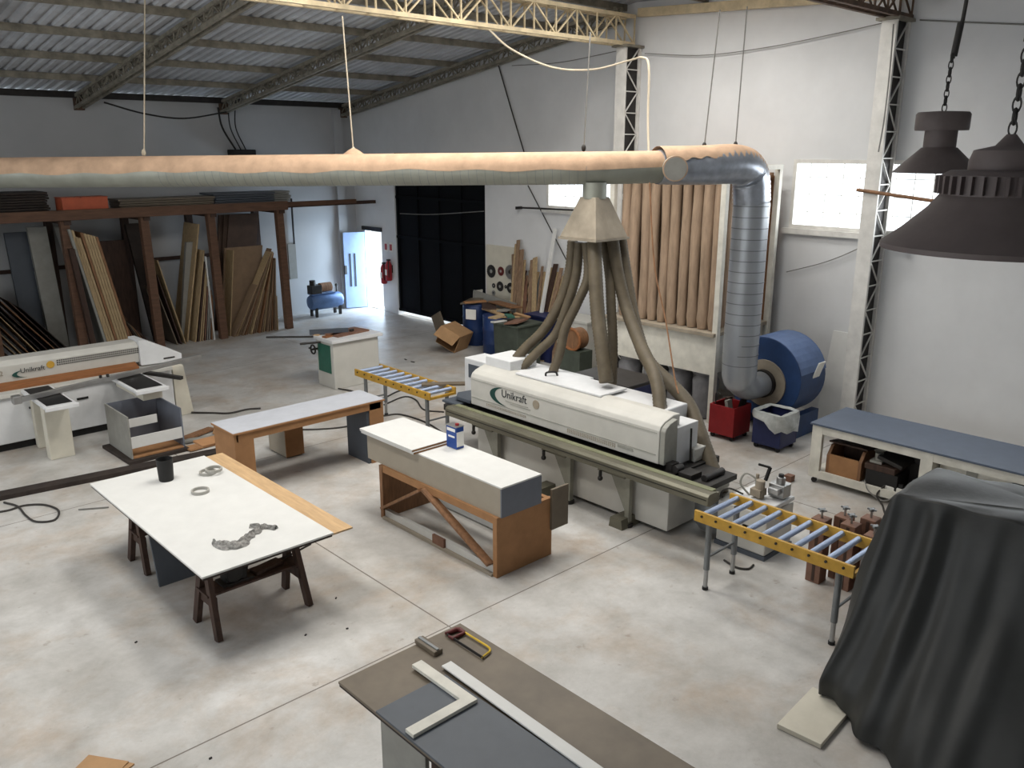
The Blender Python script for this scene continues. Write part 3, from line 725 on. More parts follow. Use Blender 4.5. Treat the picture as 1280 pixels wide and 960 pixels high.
mk('body', G().box(bx0+.08, bx0+.45, 3.82, 4.22, .16, .36), 'black', c, .01); mk('tray', G().box(bx0+.07, bx0+.42, 3.86, 4.24, .36, .44), 'wooddk', c, .01); mk('lid', G().obox((bx0+.3, 3.95, .50), (.4, .32, .05), rotm('X', 14)), 'dark', c, .01)
tag(mk('router', G().cyl((bx0+.2, 4.12, .44), (bx0+.2, 4.12, .56), .05).box(bx0+.12, bx0+.3, 4.05, 4.2, .44, .47), 'mgrey'), 'grey power tool lying on the black tool box', 'power tool')
tag(mk('machine_motor', G().box(bx0+.42, bx0+.72, 3.62, 3.95, .16, .46).cyl((bx0+.45, 3.72, .5), (bx0+.7, 3.72, .5), .07), 'dark'), 'dark motor unit behind the power strip on the shelf', 'motor')
c = thing('power_strip', 'white power strip with plugs on the bench shelf edge', 'power strip', (10.05, 3.75, .16))
mk('body', G().obox((bx0+.12, 3.78, .185), (.06, .36, .05), rotm('Z', 8)), 'paper', c, .006)
for i in range(3): mk('plug', G().box(bx0+.1, bx0+.15, 3.66+i*.1, 3.71+i*.1, .21, .26), 'black', c)
tag(mk('cable_coil', G().torus((bx0+.3, 3.62, .2), .1, .02, n=20).torus((bx0+.28, 3.6, .24), .09, .02, n=20).torus((bx0+.3, 3.63, .28), .08, .018, n=20), 'black'), 'black cable coil heaped on the shelf by the bench divider', 'cable')
cable('power_cable', [(9.98, 3.95, .22), (9.9, 4.0, .1), (9.85, 3.9, .012), (9.6, 3.75, .012), (9.3, 3.5, .012), (9.05, 3.3, .012)], .011, 'wire', 'dark cable hanging off the bench shelf onto the floor')
cable('power_cable', [(9.97, 4.2, .21), (9.89, 4.1, .12), (9.9, 3.9, .05), (9.94, 3.75, .2)], .009, 'wireg', 'thin grey cable looped off the bench shelf edge')
tag(mk('offcut', G().box(9.72, 9.82, 5.05, 5.15, 0, .08), 'brick'), 'small reddish wooden cube on the floor by the bench leg', 'offcut')
tag(mk('dark_pad', G().ball((10.1, 2.55, .55), .1, (1, 1.3, .7)).box(10.02, 10.19, 2.5, 2.6, .44, .52), 'black'), 'black earmuff like pad hanging on the bench front panel', 'pad')
# white board leaning on the wall beside the column
tag(mk('leaning_board', G().prism([(12.55, 0), (12.58, 0), (12.895, 1.4), (12.865, 1.4)], 'y', 5.8, 6.2), 'whitebd'), 'tall white board leaning on the wall left of the column', 'board')

# ================================================================== tarpaulin
TX0, TX1, TY0, TY1, TZ = 6.22, 6.95, .2, 2.38, 1.72
g = G(); NU = 260; rows = []
def perim(u):
    w = TX1-TX0; h = TY1-TY0; L = 2*(w+h); s = u*L
    if s < h: return (TX0, TY1-s, -1, 0, s/h)                # front, walking toward -Y
    s -= h
    if s < w: return (TX0+s, TY0, 0, -1, s/w)
    s -= w
    if s < h: return (TX1, TY0+s, 1, 0, s/h)
    s -= h
    return (TX1-s, TY1, 0, 1, s/w)
def fold(u):
    return .5*math.sin(u*2*PI*19+1.)+.35*math.sin(u*2*PI*31+2.4)+.25*math.sin(u*2*PI*8)
cx, cy = (TX0+TX1)/2, (TY0+TY1)/2
TR = [(.02, 0), (.3, 0), (.6, 0), (.85, 0), (.96, 0)]+[(1, k/22) for k in range(23)]
for ri, (sc, dn) in enumerate(TR):
    row = []
    for i in range(NU):
        u = i/NU; x, y, nx, ny, f = perim(u)
        # near the front left corner the cloth gathers into deep folds
        dl = math.hypot((x-TX0), (y-TY1)); gather = math.exp(-(dl/.65)**2)
        if sc < 1 or dn == 0:
            px = cx+(x-cx)*sc; py = cy+(y-cy)*sc
            z = TZ+.012*math.sin(px*9+py*5)+.01*math.sin(py*13-px*4)+.015*math.sin(px*3)-.02*sc*sc
        else:
            o = dn
            out = ((1.02-.42*math.exp(-(dl/.42)**2))*o**1.7 if nx < 0 else (.2*o**1.3 if ny > 0 else .12*o))
            tx, ty = nx, ny
            if nx < 0 and dl < .5: ty = .42*(1-dl/.5)*o**1.2
            if ny > 0: tx = -.9*max(0, 1-dl/.8)
            amp = (.003+.006*o)*(1+10.0*gather)
            out += amp*fold(u)*(1.1-.3*o)+.06*math.sin(PI*o)*gather+.035*math.sin(y*2.6+o*5)*o+.012*math.sin(y*9+o*14+x*3)*o+.02*math.sin(y*5-o*9)*o*(1-gather)
            if o > .9: out -= .25*(o-.9)*gather*4
            px = x+tx*out; py = y+ty*out
            z = TZ-.02-(TZ-.03-.05*gather)*o+.008*math.sin(17*u*2*PI+o*6)
        row.append(g.bm.verts.new((px, py, z)))
    if rows:
        pr = rows[-1]
        for i in range(NU): g.bm.faces.new((pr[i], pr[(i+1) % NU], row[(i+1) % NU], row[i]))
    rows.append(row)
g.bm.faces.new(rows[0])
tp = tag(mk('covered_machine', g, 'tarp', smooth=True), 'machine wrapped in a dark grey green tarpaulin at the lower right', 'tarpaulin')
ss = tp.modifiers.new('sub', 'SUBSURF'); ss.levels = ss.render_levels = 1
tag(mk('base_board', G().obox((5.5, 2.47, .022), (.62, .34, .04), rotm('Z', 4)), 'pale', bevel=.004), 'pale plywood board on the floor sticking out under the tarpaulin', 'board')

# ================================================================== white table on trestles
def trestle(y, x0, x1, label, grp):
    t = thing('saw_horse', label, 'trestle', ((x0+x1)/2, y, 0), grp)
    mk('top_beam', G().box(x0-.1, x1+.1, y-.05, y+.05, .67, .765), 'wooddk', t, .004)
    for x in (x0, x1):
        for s in (-1, 1):
            mk('leg', G().bar((x, y+s*.035, .7), (x+(.03 if x == x1 else -.03), y+s*.23, 0), .08, .05, (1, 0, 0)), 'wooddk', t)
        mk('brace', G().box(x-.02, x+.02, y-.16, y+.16, .27, .38), 'wooddk', t)
    mk('shelf_board', G().box(x0-.05, x1+.05, y-.12, y+.12, .38, .40), 'wooddk', t)
trestle(6.84, 2.66, 3.5, 'dark wooden trestle under the near end of the white table', 'dark trestles under the white table')
trestle(8.5, 2.66, 3.5, 'dark wooden trestle under the far end of the white table', 'dark trestles under the white table')
tag(mk('plywood_sheet', G().box(2.55, 3.9, 6.36, 9.13, .766, .782), 'ply'), 'raw plywood sheet showing as a strip beside the white tabletop', 'board')
b = thing('white_tabletop', 'large white board lying on two dark trestles as a table', 'tabletop', (3.1, 7.7, .783))
mk('core_board', G().box(2.43, 3.65, 6.31, 9.06, .783, .806), 'darkbd', b); mk('white_face', G().box(2.42, 3.66, 6.3, 9.07, .806, .824), 'whitebd', b, .002)
zt = .824
c = thing('black_mug', 'black cylindrical cup at the far edge of the white table', 'cup', (3.05, 8.62, zt))
mk('cup_wall', G().lathe([(.07, 0), (.075, .01), (.085, .24), (.078, .24), (.068, .02)], (3.05, 8.62, zt), 24), 'black', c, smooth=True)
for (x, y, z, lab) in ((3.17, 8.05, zt, 'single grey edging tape ring nearest the middle of the white table'), (3.45, 8.5, zt, 'grey edging tape ring under another, near the plywood strip'), (3.5, 8.46, zt+.031, 'grey edging tape ring lying on top of another ring')):
    tag(mk('tape_roll', G().lathe([(.075, 0), (.09, 0), (.09, .03), (.075, .03), (.075, 0)], (x, y, z), 28, cap=False), 'tape', smooth=True), lab, 'tape roll', 'edging tape rings on the white table')
g = G(); random.seed(5)
def rag_strip(P, W, hgt):
    n = len(P); rows = []
    for i in range(n):
        p = Vector(P[i]); d = (Vector(P[min(i+1, n-1)])-Vector(P[max(i-1, 0)])).normalized(); a = Vector((d.y, -d.x, 0)); row = []
        for k in range(9):
            f = k/8*2-1; row.append(g.bm.verts.new(p+a*(W[i]*f*random.uniform(.9, 1.1))+Vector((0, 0, max(.001, hgt*(1-f*f)*random.uniform(.45, 1.1))))))
        rows.append(row)
    for i in range(n-1):
        for k in range(8): g.bm.faces.new((rows[i][k], rows[i][k+1], rows[i+1][k+1], rows[i+1][k]))
pl = spline([(2.76, 6.84, zt), (2.80, 6.72, zt), (2.9, 6.65, zt), (3.0, 6.7, zt), (3.08, 6.76, zt), (3.16, 6.8, zt), (3.22, 6.86, zt)], 5)
rag_strip(pl, [.02+.062*math.sin(PI*min(1, i/18)) if i < 14 else .035+.02*abs(math.sin(i*.6)) for i in range(len(pl))], .05)
rag_strip(spline([(3.16, 6.93, zt), (3.22, 6.86, zt), (3.27, 6.80, zt), (3.31, 6.72, zt)], 4), [.035]*13, .04)
tag(mk('rag', g, 'rag', smooth=False), 'crumpled grey work gloves and rag near the front of the white table', 'rag')
tag(mk('standing_sheet', G().prism([(7.93, 0), (7.96, 0), (8.12, .66), (8.09, .66)], 'x', 2.62, 3.2), 'slate'), 'dark grey panel standing under the white table between the trestles', 'board')
c = thing('circular_saw', 'black power saw lying on the near trestle shelf', 'power tool', (2.95, 6.85, .4))
mk('body', G().box(2.82, 3.02, 6.78, 6.92, .42, .52).cyl((2.9, 6.76, .5), (2.9, 6.94, .5), .08), 'black', c, .01); mk('base_plate', G().box(2.78, 3.08, 6.76, 6.94, .4, .42), 'dark', c); mk('grip', G().tube(spline([(2.9, 6.85, .56), (2.98, 6.85, .62), (3.06, 6.85, .56), (3.04, 6.85, .46)], 5), .018, 8), 'black', c)
tag(mk('steel_rod', G().cyl((3.3, 6.86, .412), (3.78, 6.96, .43), .01, n=8), 'dark'), 'thin dark rod sticking out of the near trestle', 'rod')
tag(mk('offcut', G().obox((3.25, 6.85, .42), (.3, .12, .03), rotm('Z', 10)), 'wooddk'), 'dark wooden offcut on the near trestle shelf', 'offcut')

# ================================================================== central bench with white topped box
FRAME = t = thing('bench_frame', 'brown wooden bench frame with crossed braces under the grey box', 'bench frame', (5.6, 6.8, 0))
wy0, wy1, wx0, wx1 = 5.77, 7.82, 5.19, 5.98
mk('end_panel', G().box(wx0, wx1, wy0, wy0+.06, 0, .66), 'mdf', t, .003); mk('end_panel', G().box(wx0, wx1, wy1-.06, wy1, 0, .66), 'wood', t, .003)
mk('top_rail', G().box(wx0+.01, wx0+.06, wy0+.06, wy1-.06, .58, .66), 'mdf', t); mk('top_rail', G().box(wx1-.06, wx1-.01, wy0+.06, wy1-.06, .58, .66), 'mdf', t)
mk('floor_rail', G().box(wx0+.02, wx0+.07, wy0+.06, wy1-.06, .02, .11), 'whitebd', t); mk('floor_rail', G().box(wx1-.07, wx1-.02, wy0+.06, wy1-.06, .02, .14), 'whitebd', t); mk('floor_rail', G().box(wx0-.02, wx0+.02, wy0+.06, wy1-.06, 0, .03), 'greige', t)
mk('brace', G().bar((wx0+.0, wy0+.1, .12), (wx0+.0, 6.95, .62), .03, .09, (1, 0, 0)), 'wood', t); mk('brace', G().bar((wx0+.0, wy1-.06, .14), (wx0+.0, 7.0, .60), .03, .09, (1, 0, 0)), 'wood', t)
mk('patch', G().box(wx0-.01, wx0+.02, 6.62, 6.82, .03, .13), 'brick', t)
t = thing('grey_box_cabinet', 'long greige box with white top resting on the brown bench frame', 'cabinet', (5.6, 6.9, .66))
qx0, qx1, qy0, qy1, qz = 5.23, 5.79, 5.74, 8.1, .985
mk('front_panel', G().box(qx0, qx0+.018, qy0+.018, qy1, .66, qz-.018), 'greige', t); mk('rear_panel', G().box(qx1-.018, qx1, qy0+.018, qy1, .66, qz-.018), 'greige', t)
mk('end_panel', G().box(qx0, qx1, qy0, qy0+.018, .66, qz-.018), 'greybluebd', t); mk('end_panel', G().box(qx0+.018, qx1-.018, qy1-.018, qy1, .66, qz-.018), 'greige', t)
mk('base_panel', G().box(qx0+.018, qx1-.018, qy0+.018, qy1-.018, .66, .678), 'greige', t)
mk('top_panel', G().box(qx0, qx1, qy0, qy1, qz-.018, qz), 'whitebd', t, .002)
for i, (dx, dy, lab) in enumerate(((0.01, 0, 'lower of two white boards stacked on the long box'), (0, .012, 'upper of two white boards stacked on the long box'))):
    z0 = qz+i*.027; b = thing('white_board', lab, 'board', (5.48, 7.6, z0), 'two white boards on the long box')
    mk('core', G().box(5.16+dx, 5.78+dx, 7.1+dy, 8.12+dy, z0, z0+.021), 'mdf', b); mk('white_face', G().box(5.155+dx, 5.785+dx, 7.095+dy, 8.125+dy, z0+.021, z0+.026), 'whitebd', b)
    mk('white_edge', G().box(5.155+dx, 5.16+dx, 7.1+dy, 8.12+dy, z0, z0+.021), 'whitebd', b)
cxx, cyy = 5.66, 6.98
c = thing('solvent_can', 'blue rectangular tin with white label band on the white topped box', 'can', (cxx, cyy, qz))
mk('body', G().box(cxx-.055, cxx+.055, cyy-.09, cyy+.09, qz, qz+.26), 'canblue', c, .008); mk('label_band', G().box(cxx-.058, cxx-.054, cyy-.07, cyy+.07, qz+.2, qz+.235).box(cxx-.058, cxx-.054, cyy-.06, cyy+.05, qz+.13, qz+.15).box(cxx-.05, cxx+.05, cyy-.093, cyy-.089, qz+.03, qz+.2), 'paper', c)
mk('cap', G().cyl((cxx, cyy-.04, qz+.26), (cxx, cyy-.04, qz+.285), .022), 'red', c); mk('rim', G().box(cxx-.058, cxx+.058, cyy-.093, cyy+.093, qz+.255, qz+.264), 'steel', c)
mk('end_cleat', G().box(5.95, 6.2, 5.74, 5.77, .3, .76), 'brownbd', FRAME)

# ================================================================== low desk behind
t = thing('low_desk', 'long brown edged desk with pale grey top and dark end panel', 'desk', (5.3, 9.8, 0))
mk('desk_top', G().box(4.15, 6.36, 9.36, 9.98, .865, .89), 'mdf', t, .003); mk('top_face', G().box(4.155, 6.355, 9.365, 9.975, .89, .895), 'toplam', t)
mk('apron', G().box(4.2, 6.3, 9.38, 9.41, .77, .865), 'mdf', t)
mk('end_panel', G().box(6.08, 6.12, 9.4, 9.92, 0, .865), 'slate', t); mk('end_post', G().box(6.12, 6.34, 9.38, 9.46, 0, .865), 'mdf', t)
mk('end_panel', G().box(4.17, 4.22, 9.38, 9.95, 0, .865), 'mdf', t); mk('end_post', G().box(4.22, 4.42, 9.38, 9.42, 0, .77), 'mdf', t)
t = thing('pedestal_unit', 'small white pedestal with brown end under the desk plank', 'pedestal', (5.4, 10.45, 0))
mk('body', G().box(5.34, 5.62, 10.36, 10.85, .02, .52), 'greige', t, .003); mk('end_face', G().box(5.34, 5.62, 10.345, 10.36, .02, .52), 'mdf', t); mk('base', G().box(5.36, 5.6, 10.37, 10.83, 0, .02), 'dark', t)
tag(mk('plank', G().obox((4.98, 10.3, .535), (1.78, .3, .03), rotm('Z', 0)), 'mdf'), 'brown plank lying on the small white pedestal', 'board')

# ================================================================== grey open cabinet box on the floor
t = thing('open_cabinet', 'grey open cabinet carcass with white rails on the floor', 'cabinet', (4.05, 12.1, .05))
ax0, ax1, ay0, ay1 = 3.7, 4.45, 11.68, 12.58
mk('side_panel', G().box(ax0, ax0+.02, ay0, ay1, .05, .66), 'greyboard', t); mk('side_panel', G().box(ax1-.02, ax1, ay0, ay1, .05, .64), 'greybluebd', t); mk('back_panel', G().box(ax0+.02, ax1-.02, ay1-.02, ay1, .05, .66), 'greybluebd', t)
mk('floor_panel', G().box(ax0+.02, ax1-.02, ay0, ay1-.02, .05, .07), 'mdf', t)
mk('front_rail', G().box(ax0+.02, ax1-.02, ay0+.0, ay0+.02, .2, .36), 'whitebd', t); mk('inner_rail', G().box(ax0+.02, ax0+.5, ay0+.28, ay0+.3, .42, .54), 'whitebd', t)
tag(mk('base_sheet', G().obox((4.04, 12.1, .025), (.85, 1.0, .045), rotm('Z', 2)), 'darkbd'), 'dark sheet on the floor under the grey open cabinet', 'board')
tag(mk('long_dark_plank', G().obox((3.0, 11.42, .03), (3.6, .2, .06), rotm('Z', -7)), 'darkbd'), 'long dark plank lying across the floor behind the white table', 'board')
random.seed(9)
for i, (x, y, a, l, w, m, lab) in enumerate(((4.85, 12.2, 20, .6, .16, 'wood', 'brown offcut on the floor right of the open cabinet, farthest'), (4.9, 11.9, -15, .7, .14, 'greyboard', 'grey offcut on the floor right of the open cabinet'), (4.75, 11.65, 5, .6, .2, 'mdf', 'wide brown offcut on the floor right of the open cabinet, nearest'), (5.1, 12.05, 60, .3, .1, 'card', 'small tan offcut lying on the pile right of the open cabinet'))):
    tag(mk('offcut', G().obox((x, y, .03+.018*(i == 3)*2), (l, w, .025), rotm('Z', a)), m), lab, 'offcut')

# ================================================================== panel saw
t = thing('panel_saw', 'large off white panel saw along the left with black topped side tables', 'machine', (3.6, 13.6, 0))
sx0, sx1 = .6, 5.0
mk('base_cabinet', G().box(sx0, sx1, 13.34, 14.4, .12, .80), 'mwhite2', t, .015); mk('plinth', G().box(sx0+.05, sx1-.05, 13.42, 14.35, 0, .12), 'black', t)
mk('saw_table', G().box(sx0, sx1, 13.28, 14.5, .80, .86), 'mwhite', t, .01)
mk('wood_strip', G().prism([(13.48, .86), (13.48, .9), (13.66, .96), (13.66, .86)], 'x', sx0, 4.55), 'orangebd', t)
pr = [(13.64, .93), (13.60, 1.20), (13.70, 1.26), (14.0, 1.26), (14.0, .93)]
mk('pressure_beam', G().prism(pr, 'x', sx0, 4.62), 'mwhite', t, .012)
ec = mk('beam_end_cover', G().prism([(4.62, .88), (4.62, 1.285), (4.72, 1.285), (5.28, .98), (5.28, .86)], 'y', 13.58, 14.05), 'mwhite2', t, .01)
mk('cover_handle', G().box(4.98, 5.16, 13.57, 13.59, .93, .95), 'dark', ec)
g = G()
for i in range(42):
    for j in range(3): g.box(3.42+i*.03, 3.437+i*.03, 13.608-j*.005, 13.63, 1.09+j*.033, 1.107+j*.033)
mk('vent_grille', g, 'dark', t)
text('lettering', 'Unikraft', .1, (2.92, 13.604, 1.06), (1, 0, 0), (0, 0, 1), 'text', t)
text('model_number', '212', .1, (2.55, 13.604, 1.06), (1, 0, 0), (0, 0, 1), 'hood', t)
mk('swoosh_mark', swoosh(.0, .0, .17, .055, lambda u, v: (2.98+u, 13.606, 1.045+v)), 'textg', t)
mk('sticker', G().cyl((3.33, 13.60, 1.12), (3.33, 13.612, 1.12), .055, n=12), 'yellow', t)
for i, (a0, a1) in enumerate(((2.82, 3.22), (4.0, 4.45))):
    s = mk('side_table', G().prism([(a0, 12.1), (a1, 12.1), (a1, 13.3), (a0, 13.3)], 'z', .84, .885), 'mwhite2', t, .01)
    mk('black_pad', G().box(a0+.04, a1-.04, 12.18, 13.28, .885, .892), 'black', s); mk('nose_strip', G().box(a0-.01, a1+.01, 12.06, 12.1, .83, .89), 'mwhite2', s, .008)
    if i == 0:
        mk('pedestal', G().box(a0+.08, a1, 12.55, 12.72, 0, .84), 'pale', s, .01); mk('pedestal', G().box(a0+.1, a1-.06, 13.2, 13.34, 0, .84), 'pale', s, .01)
    else: mk('arm_bracket', G().box(a0+.12, a1-.05, 12.2, 13.3, .70, .84), 'pale', s)
mk('fence_bar', G().bar((2.6, 12.58, .93), (5.4, 13.12, .99), .05, .07), 'steel', t, .004); mk('fence_end', G().box(2.55, 2.66, 12.52, 12.64, .89, 1.0), 'steel', t, .01)
for x in (3.75, 3.85): mk('fence_stop', G().box(x, x+.03, 12.78, 12.83, .99, 1.03), 'dark', t)
mk('end_leg', G().prism([(5.02, 0), (5.3, 0), (5.2, .84), (5.02, .84)], 'y', 13.36, 13.5), 'pale', t, .01)
mk('slide_arm', G().bar((4.55, 13.3, .84), (4.9, 12.7, .8), .07, .05), 'dark', t)
g = G()
for x in (2.2, 2.9, 3.55): g.box(x, x+.16, 13.325, 13.345, .58, .61)
mk('cabinet_pull', g, 'black', t)
cable('power_cable', [(5.25, 13.35, .02), (5.5, 13.1, .015), (5.7, 12.9, .015), (6.0, 12.9, .015), (6.2, 12.8, .015)], .016, 'wire', 'black cable on the floor leaving the panel saw right leg')

# ================================================================== table saw
t = thing('table_saw', 'white cabinet table saw with green door in the middle of the hall', 'machine', (8.25, 13.25, 0))
ux0, ux1, uy0, uy1 = 7.75, 8.72, 12.97, 13.54
mk('cabinet', G().box(ux0, ux1, uy0, uy1, 0, .86), 'mwhite', t, .012); mk('green_door', G().box(ux0-.012, ux0, uy0+.09, uy1-.06, .28, .8), 'greendoor', t, .004)
mk('table_top', G().box(ux0-.05, ux1+.07, uy0-.06, uy1+.1, .86, .92), 'mwhite2', t, .006)
mk('extension_rail', G().cyl((7.7, 13.3, .84), (7.35, 13.42, .84), .02, n=8).cyl((7.7, 13.55, .9), (7.05, 14.1, .9), .018, n=8), 'dark', t)
mk('handwheel', G().torus((7.65, 13.5, .68), .08, .016, (1, 0, 0)).cyl((7.62, 13.5, .68), (7.75, 13.5, .68), .02, n=8).cyl((7.6, 13.56, .7), (7.64, 13.56, .7), .016, n=8), 'dark', t)
for (x, y, z, l, w, h, a, m, lab) in ((8.28, 13.35, .935, .75, .42, .03, 8, 'brick', 'wide reddish brown board lying on the table saw'), (7.98, 13.3, .935, .5, .1, .03, 15, 'orangebd', 'narrow orange brown stick on the table saw edge'), (7.98, 13.46, .975, .7, .1, .08, -28, 'slate', 'dark green grey beam lying askew on the table saw'), (7.9, 13.62, .932, .4, .12, .024, 30, 'ply', 'tan offcut at the far side of the table saw')):
    tag(mk('board', G().obox((x, y, z), (l, w, h), rotm('Z', a)), m), lab, 'board')
tag(mk('wood_block', G().obox((8.35, 13.28, .97), (.09, .05, .04), rotm('Z', 25)), 'dark'), 'small dark block on top of the reddish board', 'offcut')
cable('power_cable', [(7.8, 12.95, .02), (7.9, 12.6, .012), (7.7, 12.2, .012), (8.0, 11.9, .012), (8.6, 12.1, .012), (9.2, 11.9, .012)], .014, 'wire', 'dark cable on the floor in front of the table saw')

# ================================================================== timber rack along the left wall
RY = 18.5
t = thing('timber_rack', 'dark timber storage rack along the left wall with red brown posts', 'rack', (7, 19.2, 0))
PX = [2.1, 3.65, 5.2, 6.75, 8.2, 9.87]
for x in PX:
    lean = .06 if x > 5 else 0
    mk('post', G().bar((x, RY, 0), (x-lean, RY, 2.84), .17, .15, (0, 1, 0)), 'beam', t, .006); mk('rear_post', G().box(x-.07, x+.07, 19.75, 19.9, 0, 2.9), 'wooddk', t)
    mk('cross_arm', G().box(x-.08, x+.05, RY-.1, 19.9, 2.76, 2.86), 'wooddk', t)
mk('front_beam', G().bar((1.6, RY-.12, 2.96), (9.98, RY-.12, 2.94), .09, .2), 'beam', t, .005)
mk('deck', G().box(1.6, 9.95, RY-.05, 19.85, 2.86, 2.9), 'wooddk', t)
mk('back_rail', G().box(1.6, 9.95, 19.9, 19.94, 1.72, 1.8), 'wooddk', t)
random.seed(21)
# planks and boxes on the rack deck
for (x0, x1, y, z, h, m, lab) in ((8.9, 12.0, 18.62, 2.98, .1, 'beam', 'long red brown plank sticking out right of the rack, front one'), (9.4, 12.7, 18.8, 2.94, .08, 'wooddk', 'dark plank sticking out farthest right of the rack'), (8.6, 11.9, 19.1, 2.92, .06, 'wood', 'brown plank on the rack deck behind the front planks')):
    tag(mk('plank', G().box(x0, x1, y-.07, y+.07, z-.08, z-.08+h), m), lab, 'board')
b = thing('orange_crate', 'bright orange box standing on top of the timber rack', 'box', (5.55, 18.75, 3.06))
mk('body', G().box(5.16, 6.03, 18.5, 18.95, 2.92, 3.27), 'orange', b, .01)
mk('lid', G().box(5.15, 5.5, 18.5, 18.95, 3.27, 3.285).box(5.53, 6.04, 18.5, 18.95, 3.27, 3.285), 'orange', b)
for (x0, x1, y0, y1, z1, m, lab) in ((2.2, 3.4, 18.6, 19.5, 3.35, 'darkbd', 'dark stack of boards at the left end of the rack top'), (3.6, 5.0, 18.7, 19.6, 3.42, 'darkbd', 'dark boards on the rack top left of the orange box'), (6.3, 8.4, 18.7, 19.4, 3.2, 'brownbd', 'grey brown boards on the rack top right of the orange box'), (8.35, 9.9, 18.7, 19.5, 3.3, 'slate', 'dark boards at the right end of the rack top'), (9.9, 10.4, 18.9, 19.5, 3.3, 'greyboard', 'grey board end overhanging the rack top on the right')):
    g = G(); n = int((z1-2.9)/.05)
    for i in range(n): g.obox(((x0+x1)/2, (y0+y1)/2, 2.9+.025+i*.05), (x1-x0-random.uniform(0, .1), y1-y0-random.uniform(0, .1), .04), rotm('Z', random.uniform(-2, 2)))
    tag(mk('board_stack', g, m), lab, 'boards')
# boards leaning in the rack bays: (foot x, top x, height, thickness, width in depth, material, label, group)
def lean(fx, tx, h, th, y0, y1, m, lab, grp, tilt=.0, name='leaning_board'):
    o = mk(name, G().prism([(fx, 0), (fx+th, 0), (tx+th, h), (tx, h)], 'y', y0, y1), m)
    return tag(o, lab, 'board', grp)
for i in range(11):
    f = 3.9+i*.12+.015*(i % 3); lean(f, f-1.2+.03*i-random.uniform(0, .1), 1.75-.05*i+random.uniform(-.1, .1), .018, 18.6+.02*(i % 4), 19.4, random.choice(['darkbd', 'wooddk', 'wood', 'tan', 'darkbd']), 'thin board leaning left in the leftmost rack bay', 'boards leaning in the leftmost rack bay')
lean(3.45, 3.4, 1.2, .05, 18.55, 18.7, 'whitebd', 'pale narrow board standing at the far left of the rack', None)
lean(4.35, 4.25, 2.6, .4, 19.3, 19.4, 'slate', 'tall dark grey sheet standing left of the tan stack', None)
lean(4.75, 4.62, 2.7, .35, 19.1, 19.2, 'greyboard', 'tall grey sheet behind the second rack post', None)
lean(5.32, 5.12, 2.3, .1, 18.3, 18.42, 'wooddk', 'dark plank leaning beside the tan board stack', None)
for i in range(10):
    f = 5.56+i*.055; m = 'tan' if i not in (0, 4, 9) else ('wood' if i != 0 else 'greyboard')
    lean(f+.06, f-.40, 2.68-.12*(i in (2, 3))-.02*i, .046, 18.35, 19.3, m, 'tan edged board in the tall stack of the second bay', 'tan boards stacked upright in the second rack bay')
for i in range(6):
    f = 6.3+i*.055; lean(f+.02*i, f-.55-.02*i, 1.5-.12*i, .018, 18.5, 19.3, random.choice(['wooddk', 'wood', 'tan', 'brownbd']), 'thin board leaning right of the tan stack', 'thin boards leaning beside the tan stack')
lean(6.9, 6.55, 2.65, .3, 19.2, 19.3, 'darkbd', 'tall dark sheet at the back of the third rack bay', None)
lean(6.2, 6.05, 2.3, .5, 19.4, 19.5, 'wooddk', 'wide dark brown sheet behind the third rack post', None)
for i in range(3):
    lean(7.32-.09*i, 6.9-.05*i, 1.9-.3*i, .022, 18.55, 19.3, ['tan', 'wooddk', 'brownbd'][i], 'thin board leaning left against the third post', 'boards leaning on the third rack post')
lean(7.42, 7.95, 2.6, .03, 18.7, 19.5, 'tan', 'tall pale edged board leaning right in the third bay', None)
lean(7.36, 7.72, 2.2, .2, 18.9, 19.0, 'greyboard', 'wide grey board leaning right in the third bay', None)
for i in range(9):
    f = 7.55+i*.055; lean(f, f+.40-.045*i, 2.0-.13*i+random.uniform(-.1, .1), .02, 18.55, 19.3, random.choice(['wood', 'tan', 'wooddk', 'brick', 'greyboard']), 'thin board leaning right in the fan of the third bay', 'fan of thin boards in the third rack bay')
lean(7.98, 7.95, 1.9, .02, 18.5, 18.7, 'whitebd', 'narrow white strip standing beside the fourth post', None)
for i in range(3):
    lean(8.42+.05*i, 8.78+.1*i, 2.72, .75, 19.45-.06*i, 19.49-.06*i, 'sheetdk', 'tall dark brown sheet standing at the back of the last rack bay', 'tall dark sheets in the last rack bay')
lean(8.36, 8.62, 2.0, .95, 18.95, 18.99, 'sheet', 'large light brown sheet in front in the last rack bay', None)
lean(8.40, 8.66, 1.97, .02, 18.6, 18.95, 'tan', 'pale edged board at the left side of the last rack bay', None)
for i in range(17):
    f = 8.44+i*.07; h = 1.95-.015*i+random.uniform(-.12, .05) if i % 4 else 1.15-.02*i
    tx = f+(9.64-f)*.93*h/1.95; lean(f, tx, h, .016, 18.45+.03*(i % 3), 18.75, ['sheet', 'tan', 'woodg', 'sheet', 'wood'][i % 5], 'thin strip leaning right in the last rack bay', 'thin strips leaning in the last rack bay')
